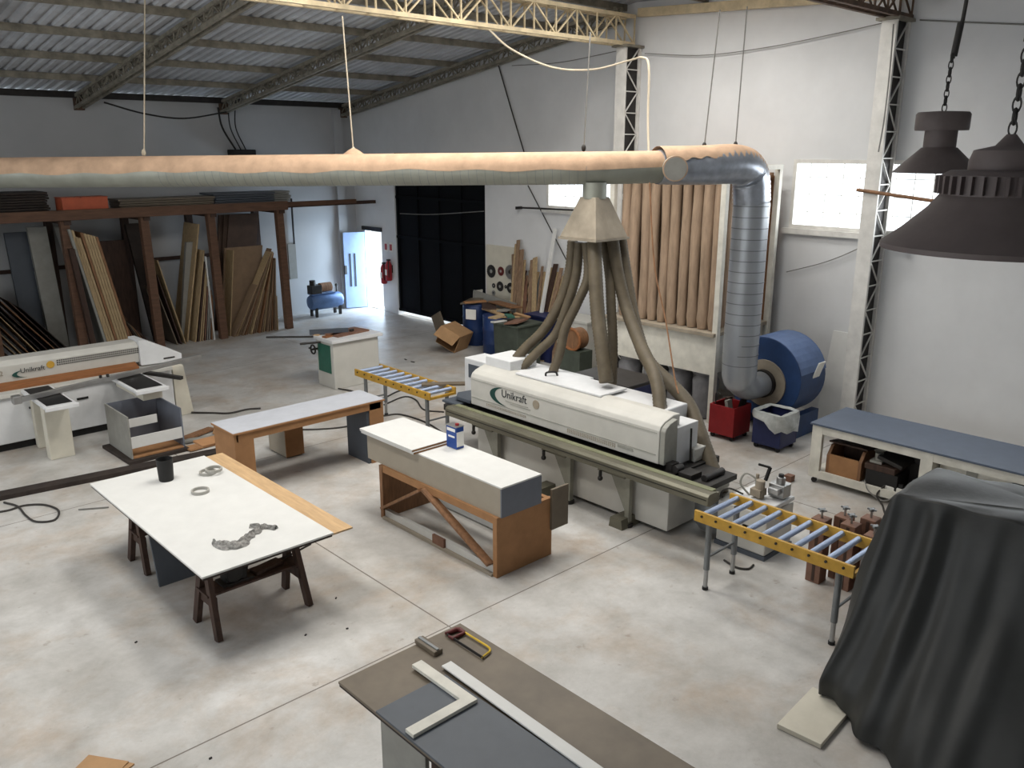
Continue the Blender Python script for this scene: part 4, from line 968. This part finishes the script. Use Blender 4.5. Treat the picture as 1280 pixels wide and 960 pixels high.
# ================================================================== far corner
t = thing('air_compressor', 'blue grey air compressor tank with dark motor near the open door', 'compressor', (11.45, 19.4, 0))
mk('tank', G().lathe([(.05, -.5), (.17, -.46), (.21, -.38), (.21, .38), (.17, .46), (.05, .5)], (11.45, 19.4, .38), 24, (1, 0, 0)), 'pcomp', t, smooth=True)
mk('pump', G().box(11.0, 11.3, 19.28, 19.52, .6, .82).cyl((11.1, 19.4, .8), (11.1, 19.4, .95), .08, n=12), 'dark', t, .01); mk('motor', G().cyl((11.3, 19.4, .74), (11.62, 19.4, .74), .12, n=16), 'wood', t, smooth=True); mk('base_plate', G().box(11.0, 11.7, 19.28, 19.52, .58, .6), 'pcomp', t)
mk('valve', G().cyl((11.8, 19.4, .58), (11.8, 19.4, .75), .025, n=8).ball((11.8, 19.4, .76), .04), 'dark', t)
for x in (11.1, 11.8):
    for y in (19.27, 19.53): mk('foot', G().box(x-.03, x+.03, y-.03, y+.03, 0, .24), 'dark', t)
tag(mk('wall_plate', G().box(10.78, 11.0, 19.96, 20.0, .95, 1.86), 'greyboard'), 'grey panel fixed on the left wall above the compressor', 'panel')
tag(mk('wall_pipe', G().cyl((10.95, 19.93, 1.85), (10.95, 19.93, 3.0), .025, n=8), 'dark'), 'short dark vertical pipe on the wall above the compressor', 'pipe')
t = thing('hoist_box', 'black hoist box with cables hanging under the rafter foot', 'hoist', (9.6, 19.85, 4.05))
p0 = Vector((9.62, 19.8, 4.08)); mk('box', G().box(9.35, 9.95, 19.65, 19.95, 3.98, 4.2), 'black', t, .02); mk('wall_plate', G().box(9.4, 9.9, 19.94, 19.997, 4.0, 4.18), 'dark', t)
for i, (dx, dz) in enumerate(((-.35, .95), (-.05, 1.0), (.12, 1.05))): mk('suspension_cable', G().tube(spline([(9.5+.13*i, 19.8, 4.2), (9.4+.05*i+dx*.5, 19.82, 4.7), (9.35+dx*.5+.1*i, 19.85, 4.2+dz)], 6), .022 if i == 0 else .014, 6), 'black', t)
# fire extinguishers and signs on the wall between the doors
for i, (y, lab) in enumerate(((18.62, 'red fire extinguisher on the wall nearer the open door'), (18.40, 'red fire extinguisher on the wall nearer the black gate'))):
    t = thing('fire_extinguisher', lab, 'fire extinguisher', (12.78, y, .72-.05*i), 'fire extinguishers by the door')
    z = .78+.1*i; mk('cylinder', G().lathe([(.07, 0), (.085, .02), (.085, .42), (.05, .5), (.03, .52)], (12.79, y, z), 18), 'extred', t, smooth=True); mk('valve', G().box(12.75, 12.83, y-.05, y+.03, z+.52, z+.56), 'dark', t); mk('wall_bracket', G().box(12.86, 12.898, y-.04, y+.04, z+.2, z+.4), 'dark', t); mk('hose', G().tube(spline([(12.77, y-.04, z+.54), (12.72, y-.1, z+.4), (12.73, y-.09, z+.1)], 6), .012, 6), 'black', t)
    mk('label_plate', G().box(12.699, 12.705, y-.04, y+.04, z+.15, z+.3), 'paper', t)
    s = thing('safety_sign', ('small red and white sign above the extinguisher nearer the door' if i == 0 else 'small red and white sign above the extinguisher nearer the gate'), 'sign', (12.89, y, 1.62)); mk('plate', G().box(12.885, 12.898, y-.07, y+.07, 1.62, 1.86), 'paper', s); mk('red_field', G().box(12.88, 12.886, y-.05, y+.05, 1.66, 1.82), 'extred', s); 
# saw blades on a pale board
bd = tag(mk('blade_board', G().box(12.85, 12.897, 13.55, 14.6, 0, 2.12), 'pale'), 'pale board on the wall that carries the saw blades', 'board')
BLD = [((614, 339), .15, 'dark', 'large dark saw blade on the board nearest the gate'), ((626, 339), .105, 'hsawr', 'reddish dark saw blade between the two large blades'), ((637.5, 340), .16, 'steel', 'large pale steel saw blade on the right of the board'), ((617, 357), .055, 'dark', 'smallest dark disc in the lower row of blades'), ((625, 358), .115, 'dark', 'dark saw blade in the middle of the lower row'), ((638, 360), .12, 'dark', 'dark saw blade at the right of the lower row'), ((632, 358.5), .04, 'dark', 'tiny dark cutter between two lower blades'), ((617, 366), .06, 'steel', 'small steel disc at the bottom of the blade board')]
for i, ((x, y), r, m, lab) in enumerate(BLD):
    p = atX(x, y, 12.835); b = thing('cutting_disc', lab, 'saw blade', p, 'saw blades on the pale wall board'); g = G(); n = 40; pol = []
    for k in range(n):
        a = 2*PI*k/n; rr = r*(1 if k % 2 else .93); pol.append((p.y+rr*math.cos(a), p.z+rr*math.sin(a)))
    mk('disc', g.prism(pol, 'x', 12.832, 12.84), m, b); mk('hub', G().cyl((12.826, p.y, p.z), (12.8505, p.y, p.z), r*.28, n=14), 'dark' if m == 'steel' else 'mgrey', b)
# rails fixed to the wall
tag(mk('wall_rail', G().cyl((12.75, 13.5, 3.0), (12.75, 11.8, 3.03), .02, n=8).box(12.73, 12.897, 13.46, 13.5, 2.96, 3.02), 'dark'), 'dark horizontal rail on the wall below the far window', 'rail')
tag(mk('wall_rail', G().cyl((12.42, 5.85, 3.63), (12.42, 4.4, 3.48), .025, n=8), 'wood'), 'brown bar fixed across the column in front of the right window', 'rail')
tag(mk('pipe_stub', G().cyl((12.7, 5.45, 2.86), (12.7, 5.2, 2.84), .03, n=8).box(12.7, 12.9, 5.2, 5.26, 2.8, 2.86), 'bluet'), 'small pale blue pipe stub beside the column below the window', 'pipe')

# ================================================================== scrap corner
def barrel(x, y, h, r, m, lab):
    t = thing('plastic_barrel', lab, 'barrel', (x, y, 0))
    mk('body', G().lathe([(r*.92, 0), (r, .04), (r, h*.3), (r*1.03, h*.33), (r, h*.36), (r, h*.64), (r*1.03, h*.67), (r, h*.7), (r, h-.03), (r*.93, h)], (x, y, 0), 26), m, t, smooth=True); mk('rim', G().torus((x, y, h-.01), r*.95, .02), m, t)
    return t
b1 = barrel(12.12, 14.12, .92, .3, 'barrel', 'blue plastic barrel nearest the black gate'); mk('label_plate', G().obox((11.83, 13.96, .72), (.02, .24, .22), rotm('Z', 25)), 'paper', b1)
barrel(11.72, 13.0, .86, .29, 'barrel', 'blue plastic barrel right of the cardboard box')
t = thing('green_bin', 'dull green bin full of scrap behind the edge bander', 'bin', (11.2, 12.35, 0))
mk('body', G().prism([(11.15, 0), (11.75, 0), (11.8, .85), (11.1, .85)], 'y', 11.72, 12.42), 'green', t, .02); mk('rim', G().box(11.07, 11.83, 11.69, 12.45, .85, .88), 'green', t)
random.seed(31)
SC = [(11.3, 11.95, .93, .5, .3, 20, 'brick', 'flat reddish board on top of the green bin'), (11.45, 12.3, .95, .6, .12, -35, 'ply', 'light plywood strip on top of the green bin'), (11.2, 12.4, .97, .35, .2, 10, 'tan', 'tan offcut at the left of the green bin'), (11.35, 12.2, 1.0, .3, .15, 60, 'greendoor', 'green offcut on top of the green bin'), (11.15, 12.3, .90, .3, .14, -10, 'whitebd', 'small white offcut on the near edge of the green bin'), (11.6, 12.1, .99, .5, .08, 80, 'card', 'thin card strip across the green bin'),
      (11.75, 13.1, .90, 1.0, .1, 75, 'ply', 'light stick lying over the barrel by the green bin'), (11.95, 13.5, .96, .8, .3, 50, 'wooddk', 'dark board lying over the two barrels'), (12.1, 14.2, .96, .7, .35, 30, 'brownbd', 'grey brown board on the barrel nearest the gate'), (12.15, 13.2, 1.0, .9, .3, 80, 'wood', 'brown board on the pile below the saw blades'), (11.9, 13.9, 1.0, .5, .12, -20, 'mdf', 'short brown board on the barrel nearest the gate'), (12.0, 12.95, .95, .5, .25, 15, 'greyboard', 'grey offcut on the pile right of the barrels'), (11.8, 13.25, .93, .35, .2, 100, 'tan', 'square tan offcut between the barrels')]
for (x, y, z, l, w, a, m, lab) in SC: tag(mk('offcut', G().obox((x, y, z), (l, w, .03), rotm('Z', a) @ rotm('X', random.uniform(-8, 8))), m), lab, 'offcut')
t = thing('grey_trough', 'long grey metal channel lying on the scrap below the saw blades', 'channel', (12.45, 13.8, 1.0))
mk('channel', G().bar((12.5, 14.5, .93), (12.5, 13.1, .80), .25, .03).bar((12.38, 14.5, 1.03), (12.38, 13.1, .9), .02, .22), 'greyboard', t); mk('end_plate', G().obox((12.5, 14.5, 1.0), (.26, .03, .24), rotm('X', 6)), 'mwhite', t); mk('stand', G().box(12.45, 12.6, 13.15, 14.4, 0, .79), 'wooddk', t)
t = thing('cardboard_box', 'open cardboard box tipped over on the floor before the barrels', 'box', (11.4, 13.95, 0))
R = rotm('Z', 20) @ rotm('X', 24)
for c, s in (((0, 0, .2), (.55, .5, .012)), ((0, -.25, 0), (.55, .012, .4)), ((0, .25, 0), (.55, .012, .4)), ((0, 0, -.2), (.55, .5, .012)), ((.27, 0, 0), (.012, .5, .4))):
    mk('panel', G().obox(Vector((11.35, 13.95, .29))+R @ Vector(c), s, R), 'card', t)
mk('flap', G().obox(Vector((11.35, 13.95, .29))+R @ Vector((-.4, 0, .12)), (.28, .5, .012), R @ rotm('Y', -40)), 'card', t)
tag(mk('cardboard_sheet', G().obox((11.6, 14.75, .32), (.03, .35, .7), rotm('X', -28)), 'brownbd'), 'dusty cardboard sheet leaning on the barrel by the gate', 'cardboard')
tag(mk('scrap_box', G().box(12.0, 12.5, 11.7, 12.4, 0, .9).box(11.97, 12.53, 11.67, 12.43, .9, .94), 'navy'), 'dark navy crate behind the green bin', 'crate')
t = thing('orange_reel', 'orange reel drum beside the filter cabinet', 'reel', (11.6, 10.6, .3))
p = atX(717, 424, 11.3); mk('drum', G().cyl((11.25, p.y, p.z), (11.5, p.y, p.z), .2, n=24), 'wood', t, smooth=True); mk('rim', G().torus((11.25, p.y, p.z), .2, .03, (1, 0, 0)), 'orangebd', t); mk('stand', G().box(11.2, 11.55, p.y-.25, p.y+.25, 0, p.z-.2), 'green', t)
tag(mk('scrap_cabinet', G().box(12.0, 12.6, 10.7, 11.5, 0, .95).box(11.98, 12.62, 10.68, 11.52, .95, .99), 'mwhite'), 'low white cabinet against the wall behind the hoses', 'cabinet')
# timber offcuts leaning on the wall, each its own board
TL = [((638, 395), (645, 305), 'tan'), ((641, 400), (648, 300), 'wood'), ((647, 400), (652, 312), 'wood'), ((650, 405), (656, 325), 'tan'), ((637, 400), (657, 338), 'wooddk'), ((640, 402), (661, 345), 'wood'), ((646, 403), (665, 350), 'tan'), ((661, 395), (665, 325), 'wood'), ((667, 398), (669, 322), 'tan'), ((671, 400), (678, 333), 'wood'), ((674, 408), (680, 340), 'tan'), ((679, 400), (695, 330), 'wooddk'), ((682, 405), (697, 340), 'tan'), ((686, 400), (702, 335), 'wood'), ((690, 405), (706, 345), 'tan'), ((677, 412), (690, 355), 'wood'), ((655, 398), (658, 345), 'brick'), ((696, 405), (700, 350), 'wood'), ((643, 398), (641, 318), 'wood'), ((652, 400), (668, 358), 'wooddk'), ((657, 402), (672, 340), 'tan'), ((664, 400), (662, 338), 'brownbd'), ((669, 404), (686, 348), 'wood'), ((684, 410), (688, 335), 'tan'), ((693, 412), (712, 352), 'wood'), ((700, 412), (708, 362), 'mdf'), ((648, 402), (640, 335), 'brownbd')]
for i, (a, b, m) in enumerate(TL):
    q = atX(b[0], b[1], 12.8); p = atX(a[0], a[1], 12.35); p = p+(p-q)*(max(0, p.z)/max(.1, (q.z-p.z))); p.z = 0
    tag(mk('leaning_timber', G().bar(p, q, 0.055+.035*(i % 3), .028, (1, 0, 0)), 'woodg' if m == 'wood' else m), 'rough offcut board leaning on the white wall in the timber pile', 'board', 'offcut boards leaning on the wall behind the hoses')
q = atX(694, 286, 12.8); p = atX(677, 390, 12.3); p = p+(p-q)*(p.z/(q.z-p.z))
tag(mk('white_batten', G().bar(p, q, .07, .05, (1, 0, 0)), 'whitebd'), 'long white batten leaning highest in the timber pile', 'batten')

# ================================================================== foreground table
t = thing('front_table', 'brown hardboard table top at the bottom of the photo', 'table', (3.0, 3.0, 0))
mk('table_top', G().box(2.47, 3.51, 1.5, 4.31, .815, .835), 'brownbd', t, .003); mk('edge_strip', G().box(2.475, 3.505, 1.505, 4.305, .795, .815), 'darkbd', t)
mk('support_panel', G().box(2.53, 2.56, 3.46, 3.92, 0, .795), 'greyboard', t); mk('support_post', G().box(2.56, 2.64, 3.38, 3.44, 0, .795), 'wooddk', t)
for x, y in ((3.4, 4.0), (3.4, 1.7), (2.55, 1.7)): mk('leg', G().box(x-.04, x+.04, y-.04, y+.04, 0, .795), 'wooddk', t)
mk('stretcher', G().box(2.6, 3.4, 3.36, 3.4, .25, .35), 'wooddk', t)
zf = .835
tag(mk('laminate_sheet', G().box(2.465, 3.02, 1.5, 3.87, zf, zf+.016), 'slate', bevel=.002), 'blue grey laminated panel lying on the brown front table', 'panel')
z2 = zf+.017
tag(mk('try_square', G().prism([(2.48, 3.5), (2.98, 3.5), (2.98, 4.08), (2.90, 4.08), (2.90, 3.58), (2.48, 3.58)], 'z', z2+.001, z2+.026), 'benchw', bevel=.002), 'white L shaped carpenters square on the grey panel', 'square')
tag(mk('straight_edge', G().prism([(3.05, 3.95), (3.13, 3.95), (3.09, 1.9), (3.0, 1.9)], 'z', z2+.001, z2+.012), 'whitebd', bevel=.001), 'long white straight edge lying along the grey panel', 'straight edge')
t = thing('hacksaw', 'yellow hacksaw with dark red handle on the front table', 'hacksaw', (3.38, 4.03, zf))
zz = zf+.016
q = lambda x, y: atZ(550+x/13.71, 770+y/13.71, zz)
mk('frame', G().tube([q(400, 275), q(440, 290), q(620, 400), q(800, 510), q(850, 550), q(862, 590), q(840, 620), q(745, 690), q(725, 715)], .008, 8), 'hsaw', t, smooth=True)
mk('blade', G().bar(q(120, 320), q(745, 722), .004, .022), 'dark', t)
mk('handle', G().tube([q(90, 300), q(180, 275), q(270, 235), q(340, 230), q(420, 285)], [.011, .016, .019, .018, .013], 10).tube([q(150, 345), q(225, 385), q(320, 335), q(420, 290)], [.01, .014, .014, .013], 10), 'hsawr', t, smooth=True)
t = thing('sanding_block', 'dark grey brown sanding block at the table edge', 'sanding block', (3.14, 4.2, zf))
mk('block', G().obox((3.14, 4.21, zf+.018), (.075, .23, .035), rotm('Z', 0)), 'brownbd', t, .006); mk('grip_ridge', G().obox((3.14, 4.21, zf+.039), (.022, .22, .012), rotm('Z', 0)), 'leg', t, .004)
# cardboard lid at the bottom left corner
c = thing('carton', 'brown cardboard carton at the bottom left edge of the photo', 'box', (atZ(108, 958, .25)))
p = atZ(108, 952, .3); mk('body', G().obox((p.x-.02, p.y-.16, .15), (.34, .3, .3), rotm('Z', 35)), 'card', c); mk('flap', G().obox((p.x+.14, p.y-.2, .29), (.14, .12, .012), rotm('Z', 30) @ rotm('Y', 8)), 'card', c)

# ================================================================== hanging lamps
def lamp(p, r, prof, label, kind, topz):
    x, y, z = p
    t = thing('pendant_lamp', label, 'lamp', (x, y, z))
    if kind == 'big':
        mk('shade', G().lathe([(r, 0), (r, .012), (r*.83, .045), (r*.62, .095), (r*.53, .125), (r*.5, .125), (r*.6, .088), (r*.8, .04), (r*.97, .002)], p, 48, cap=False), 'lamp', t, smooth=True)
        mk('collar', G().lathe([(r*.5, .12), (r*.53, .125), (r*.53, .17), (r*.46, .18)], p, 40), 'lamp', t)
        g = G()
        for i in range(36):
            a = 2*PI*i/36; g.obox((x+r*.545*math.cos(a), y+r*.545*math.sin(a), z+.148), (.016, .008, .04), rotm('Z', math.degrees(a)))
        mk('cooling_fin', g, 'lamp', t)
        mk('cap', G().lathe([(r*.32, .175), (r*.32, .20), (r*.29, .225), (r*.12, .235), (r*.04, .26)], p, 32), 'lamp', t, smooth=True); zc = z+.26
    else:
        mk('shade', G().lathe([(r, 0), (r*.99, .006), (r*.40, .12), (r*.36, .12), (r*.95, .002)], p, 40, cap=False), 'lamp', t, smooth=True)
        mk('neck', G().lathe([(r*.37, .11), (r*.37, .21)], p, 28), 'lamp', t, smooth=True)
        mk('cap', G().lathe([(r*.60, .2), (r*.61, .21), (r*.61, .275), (r*.57, .285), (r*.1, .29)], p, 32), 'lamp', t, smooth=True); zc = z+.29
    mk('bulb', G().ball((x, y, z+.05), .045, (1, 1, 1.3)), 'paper', t)
    s = .6 if kind == 'big' else .7; g = G(); n = 8
    s = 1.0 if kind == 'big' else 1.25
    for i in range(n): g.torus((x+.002*i, y, zc+(.012+.026*i)*s), .0165*s, .0038*s, (0, 1, 0) if i % 2 else (1, 0, 0), 14, 6, .52)
    mk('chain', g, 'dark', t)
    zc2 = zc+.026*s*n
    mk('cord', G().tube(spline([(x+.025, y, zc2-.02), (x+.03, y-.01, zc2+.12), (x+.05, y-.02, zc2+.3), (x+.09, y-.04, topz)], 6), .009, 8), 'wire', t, smooth=True)
    mk('cord_sleeve', G().tube([(x+.026, y-.002, zc2-.01), (x+.034, y-.012, zc2+.14)], .016, 10), 'dark', t, smooth=True)
p = atD(1243, 312, 2.0); lamp(p, .25, None, 'large dark ribbed pendant lamp at the right edge, nearest one', 'big', ZS(p.y))
p = atD(1170, 216, 4.3); lamp(p, .2, None, 'smaller dark pendant lamp with flat drum cap, farther one', 'small', ZS(p.y))

# ================================================================== loose cables
def pxc(name, pts, r, m, lab, seg=8): return cable(name, [atX(x, y, 12.85) if d == 'w' else atD(x, y, d) for x, y, d in pts], r, m, lab, seg=seg)
pxc('hanging_cable', [(612, 38, 13.8), (640, 62, 13.6), (690, 84, 13.4), (740, 87, 13.2), (785, 76, 13.0), (803, 72, 12.6), (811, 84, 12.4), (810, 150, 12.2), (812, 230, 11.7)], .016, 'rope', 'thick pale cable sagging from the cream girder over the pipe')
pxc('hanging_cable', [(812, 228, 11.0), (818, 330, 10.6), (832, 400, 10.2), (843, 470, 9.7), (848, 492, 9.5)], .010, 'wood', 'thin brown cord falling in front of the filter bags')
pxc('hanging_cable', [(622, 78, 'w'), (640, 140, 'w'), (655, 190, 'w')], .014, 'wire', 'dark cord slanting down the gable wall to the pipe')
pxc('hanging_cable', [(660, 232, 'w'), (690, 290, 'w'), (708, 325, 'w')], .012, 'wire', 'dark cord slanting across the wall behind the hood')
pxc('hanging_cable', [(806, 67, 'w'), (880, 69, 'w'), (960, 59, 'w'), (1040, 43, 'w'), (1116, 26, 'w')], .008, 'wireg', 'thin wire slung along the bright wall between the columns')
pxc('hanging_cable', [(1150, 25, 'w'), (1215, 28, 'w'), (1290, 31, 'w')], .012, 'wireg', 'thin wire running right from the nearer column')
pxc('hanging_cable', [(983, 340, 'w'), (1030, 328, 'w'), (1070, 312, 'w'), (1098, 296, 'w')], .008, 'wireg', 'thin cable sagging on the wall below the right window')
pxc('hanging_cable', [(1117, 30, 12.2), (1112, 90, 12.2), (1105, 150, 12.2), (1098, 190, 12.2)], .010, 'wireg', 'thin cable hanging down beside the nearer column')
pxc('hanging_cable', [(130, 128, 17.5), (180, 142, 18.0), (230, 148, 18.5), (283, 140, 19.0)], .018, 'black', 'black cable sagging along the top of the left wall')
pxc('hanging_cable', [(500, 267, 'w'), (540, 268, 'w'), (605, 264, 'w')], .010, 'wireg', 'thin pale wire slung across the black gate')
pxc('hanging_cable', [(640, 82, 'w'), (700, 78, 'w'), (775, 63, 'w')], .008, 'wireg', 'thin wire slung below the cream girder')
def fl(pts): return [atZ(x, y, .012) for x, y in pts]
cable('power_cable', fl([(-15, 642), (10, 638), (30, 632), (55, 631), (73, 638), (68, 650), (45, 652), (32, 644), (22, 633), (5, 628)]), .013, 'wire', 'black cable looped on the floor at the left edge')
cable('power_cable', fl([(345, 535), (380, 537), (420, 535), (450, 530)]), .013, 'wire', 'dark cable on the floor behind the low desk')
cable('power_cable', fl([(385, 520), (420, 519), (448, 512), (470, 505)]), .013, 'wire', 'dark cable crossing the floor above the low desk')
cable('power_cable', fl([(478, 520), (500, 518), (530, 527), (552, 540), (580, 560), (610, 572)]), .014, 'wire', 'dark cable under the far conveyor running to the bander')
cable('power_cable', fl([(480, 506), (505, 496), (520, 500), (530, 512), (555, 515)]), .013, 'wire', 'dark cable curving on the floor under the far rollers')
cable('power_cable', fl([(905, 700), (920, 709), (935, 711), (942, 706)]), .011, 'wire', 'short dark cable on the floor by the white boring machine')
tag(mk('thin_stick', G().bar(atZ(98, 637, .012), atZ(136, 634, .012), .015, .015), 'wireg'), 'thin stick lying on the floor left of the white table', 'stick')
random.seed(44)
for i, (x, y) in enumerate(((507, 449), (516, 452), (434, 785), (382, 793), (420, 747), (263, 947), (170, 802))):
    p = atZ(x, y, .01); tag(mk('floor_scrap', G().obox(Vector((p.x, p.y, .0055)), (.09 if i < 2 else .022, .03 if i < 2 else .012, .01), rotm('Z', random.uniform(0, 180))), 'dark'), ['larger dark chip on the floor beyond the far conveyor', 'dark chip on the floor nearest the far conveyor', 'tiny dark chip on the floor between the tables', 'tiny chip on the floor right of the near trestle', 'tiny dark chip right of the white table on open floor', 'tiny dark chip near the bottom floor joint', 'tiny dark chip left of the near trestle'][i], 'debris')

# ================================================================== outside ground
g = G().box(XW+T, 40, -10, 40, -.12, -.02)
o = struct('ground', g, 'floor')

# ================================================================== light
w = bpy.data.worlds.new('sky'); scene.world = w; w.use_nodes = True
bg = w.node_tree.nodes['Background']; bg.inputs['Color'].default_value = (.86, .94, 1.0, 1); bg.inputs['Strength'].default_value = 3.0
def area(name, loc, rot, sx, sy, power, color=(1, 1, 1)):
    l = bpy.data.lights.new(name, 'AREA'); l.shape = 'RECTANGLE'; l.size = sx; l.size_y = sy; l.energy = power; l.color = color
    o = bpy.data.objects.new(name, l); COL.objects.link(o); o.location = loc; o.rotation_euler = rot; return o
for i, (a, b) in enumerate(SKY):
    y = (SY[0]+SY[1])/2; area('skylight_daylight', ((a+b)/2, y, ZS(y)+.25), (0, 0, 0), b-a, SY[1]-SY[0], (330, 350, 340, 210)[i], (1, .985, .97))
area('window_and_fill_light', (XW+.35, (W2[0]+W2[1])/2, 3.5), (0, PI/2, 0), 1.1, W2[1]-W2[0], 180, (.93, .97, 1))
area('window_and_fill_light', (XW+.35, (W1[0]+W1[1])/2, 3.5), (0, PI/2, 0), 1.1, W1[1]-W1[0], 60, (.93, .97, 1))
area('window_and_fill_light', (XN-.4, 8.5, 3.6), (0, -PI/2, 0), 2.0, 15, 170, (1, .98, .96))  # added fill light at the made-up opening behind the camera
area('door_daylight', (XW+.5, (DOOR[0]+DOOR[1])/2, 1.1), (0, PI/2, 0), 2.0, .8, 190, (.62, .8, 1))
# ================================================================== camera
cam = bpy.data.cameras.new('camera'); co = bpy.data.objects.new('camera', cam); COL.objects.link(co)
cam.sensor_width = 36; cam.lens = F/1280*36; cam.clip_start = .05; cam.clip_end = 200
f = Vector((FW[0]*math.cos(TH), FW[1]*math.cos(TH), -math.sin(TH)))
co.location = (0, 0, H); co.rotation_euler = f.to_track_quat('-Z', 'Y').to_euler(); scene.camera = co
scene.view_settings.view_transform = 'Standard'; scene.view_settings.look = 'None'; scene.view_settings.gamma = 1
scene.view_settings.use_curve_mapping = False; scene.view_settings.exposure = -0.2
scene.cycles.max_bounces = 10; scene.cycles.diffuse_bounces = 6; scene.cycles.transparent_max_bounces = 12; scene.cycles.use_denoising = True
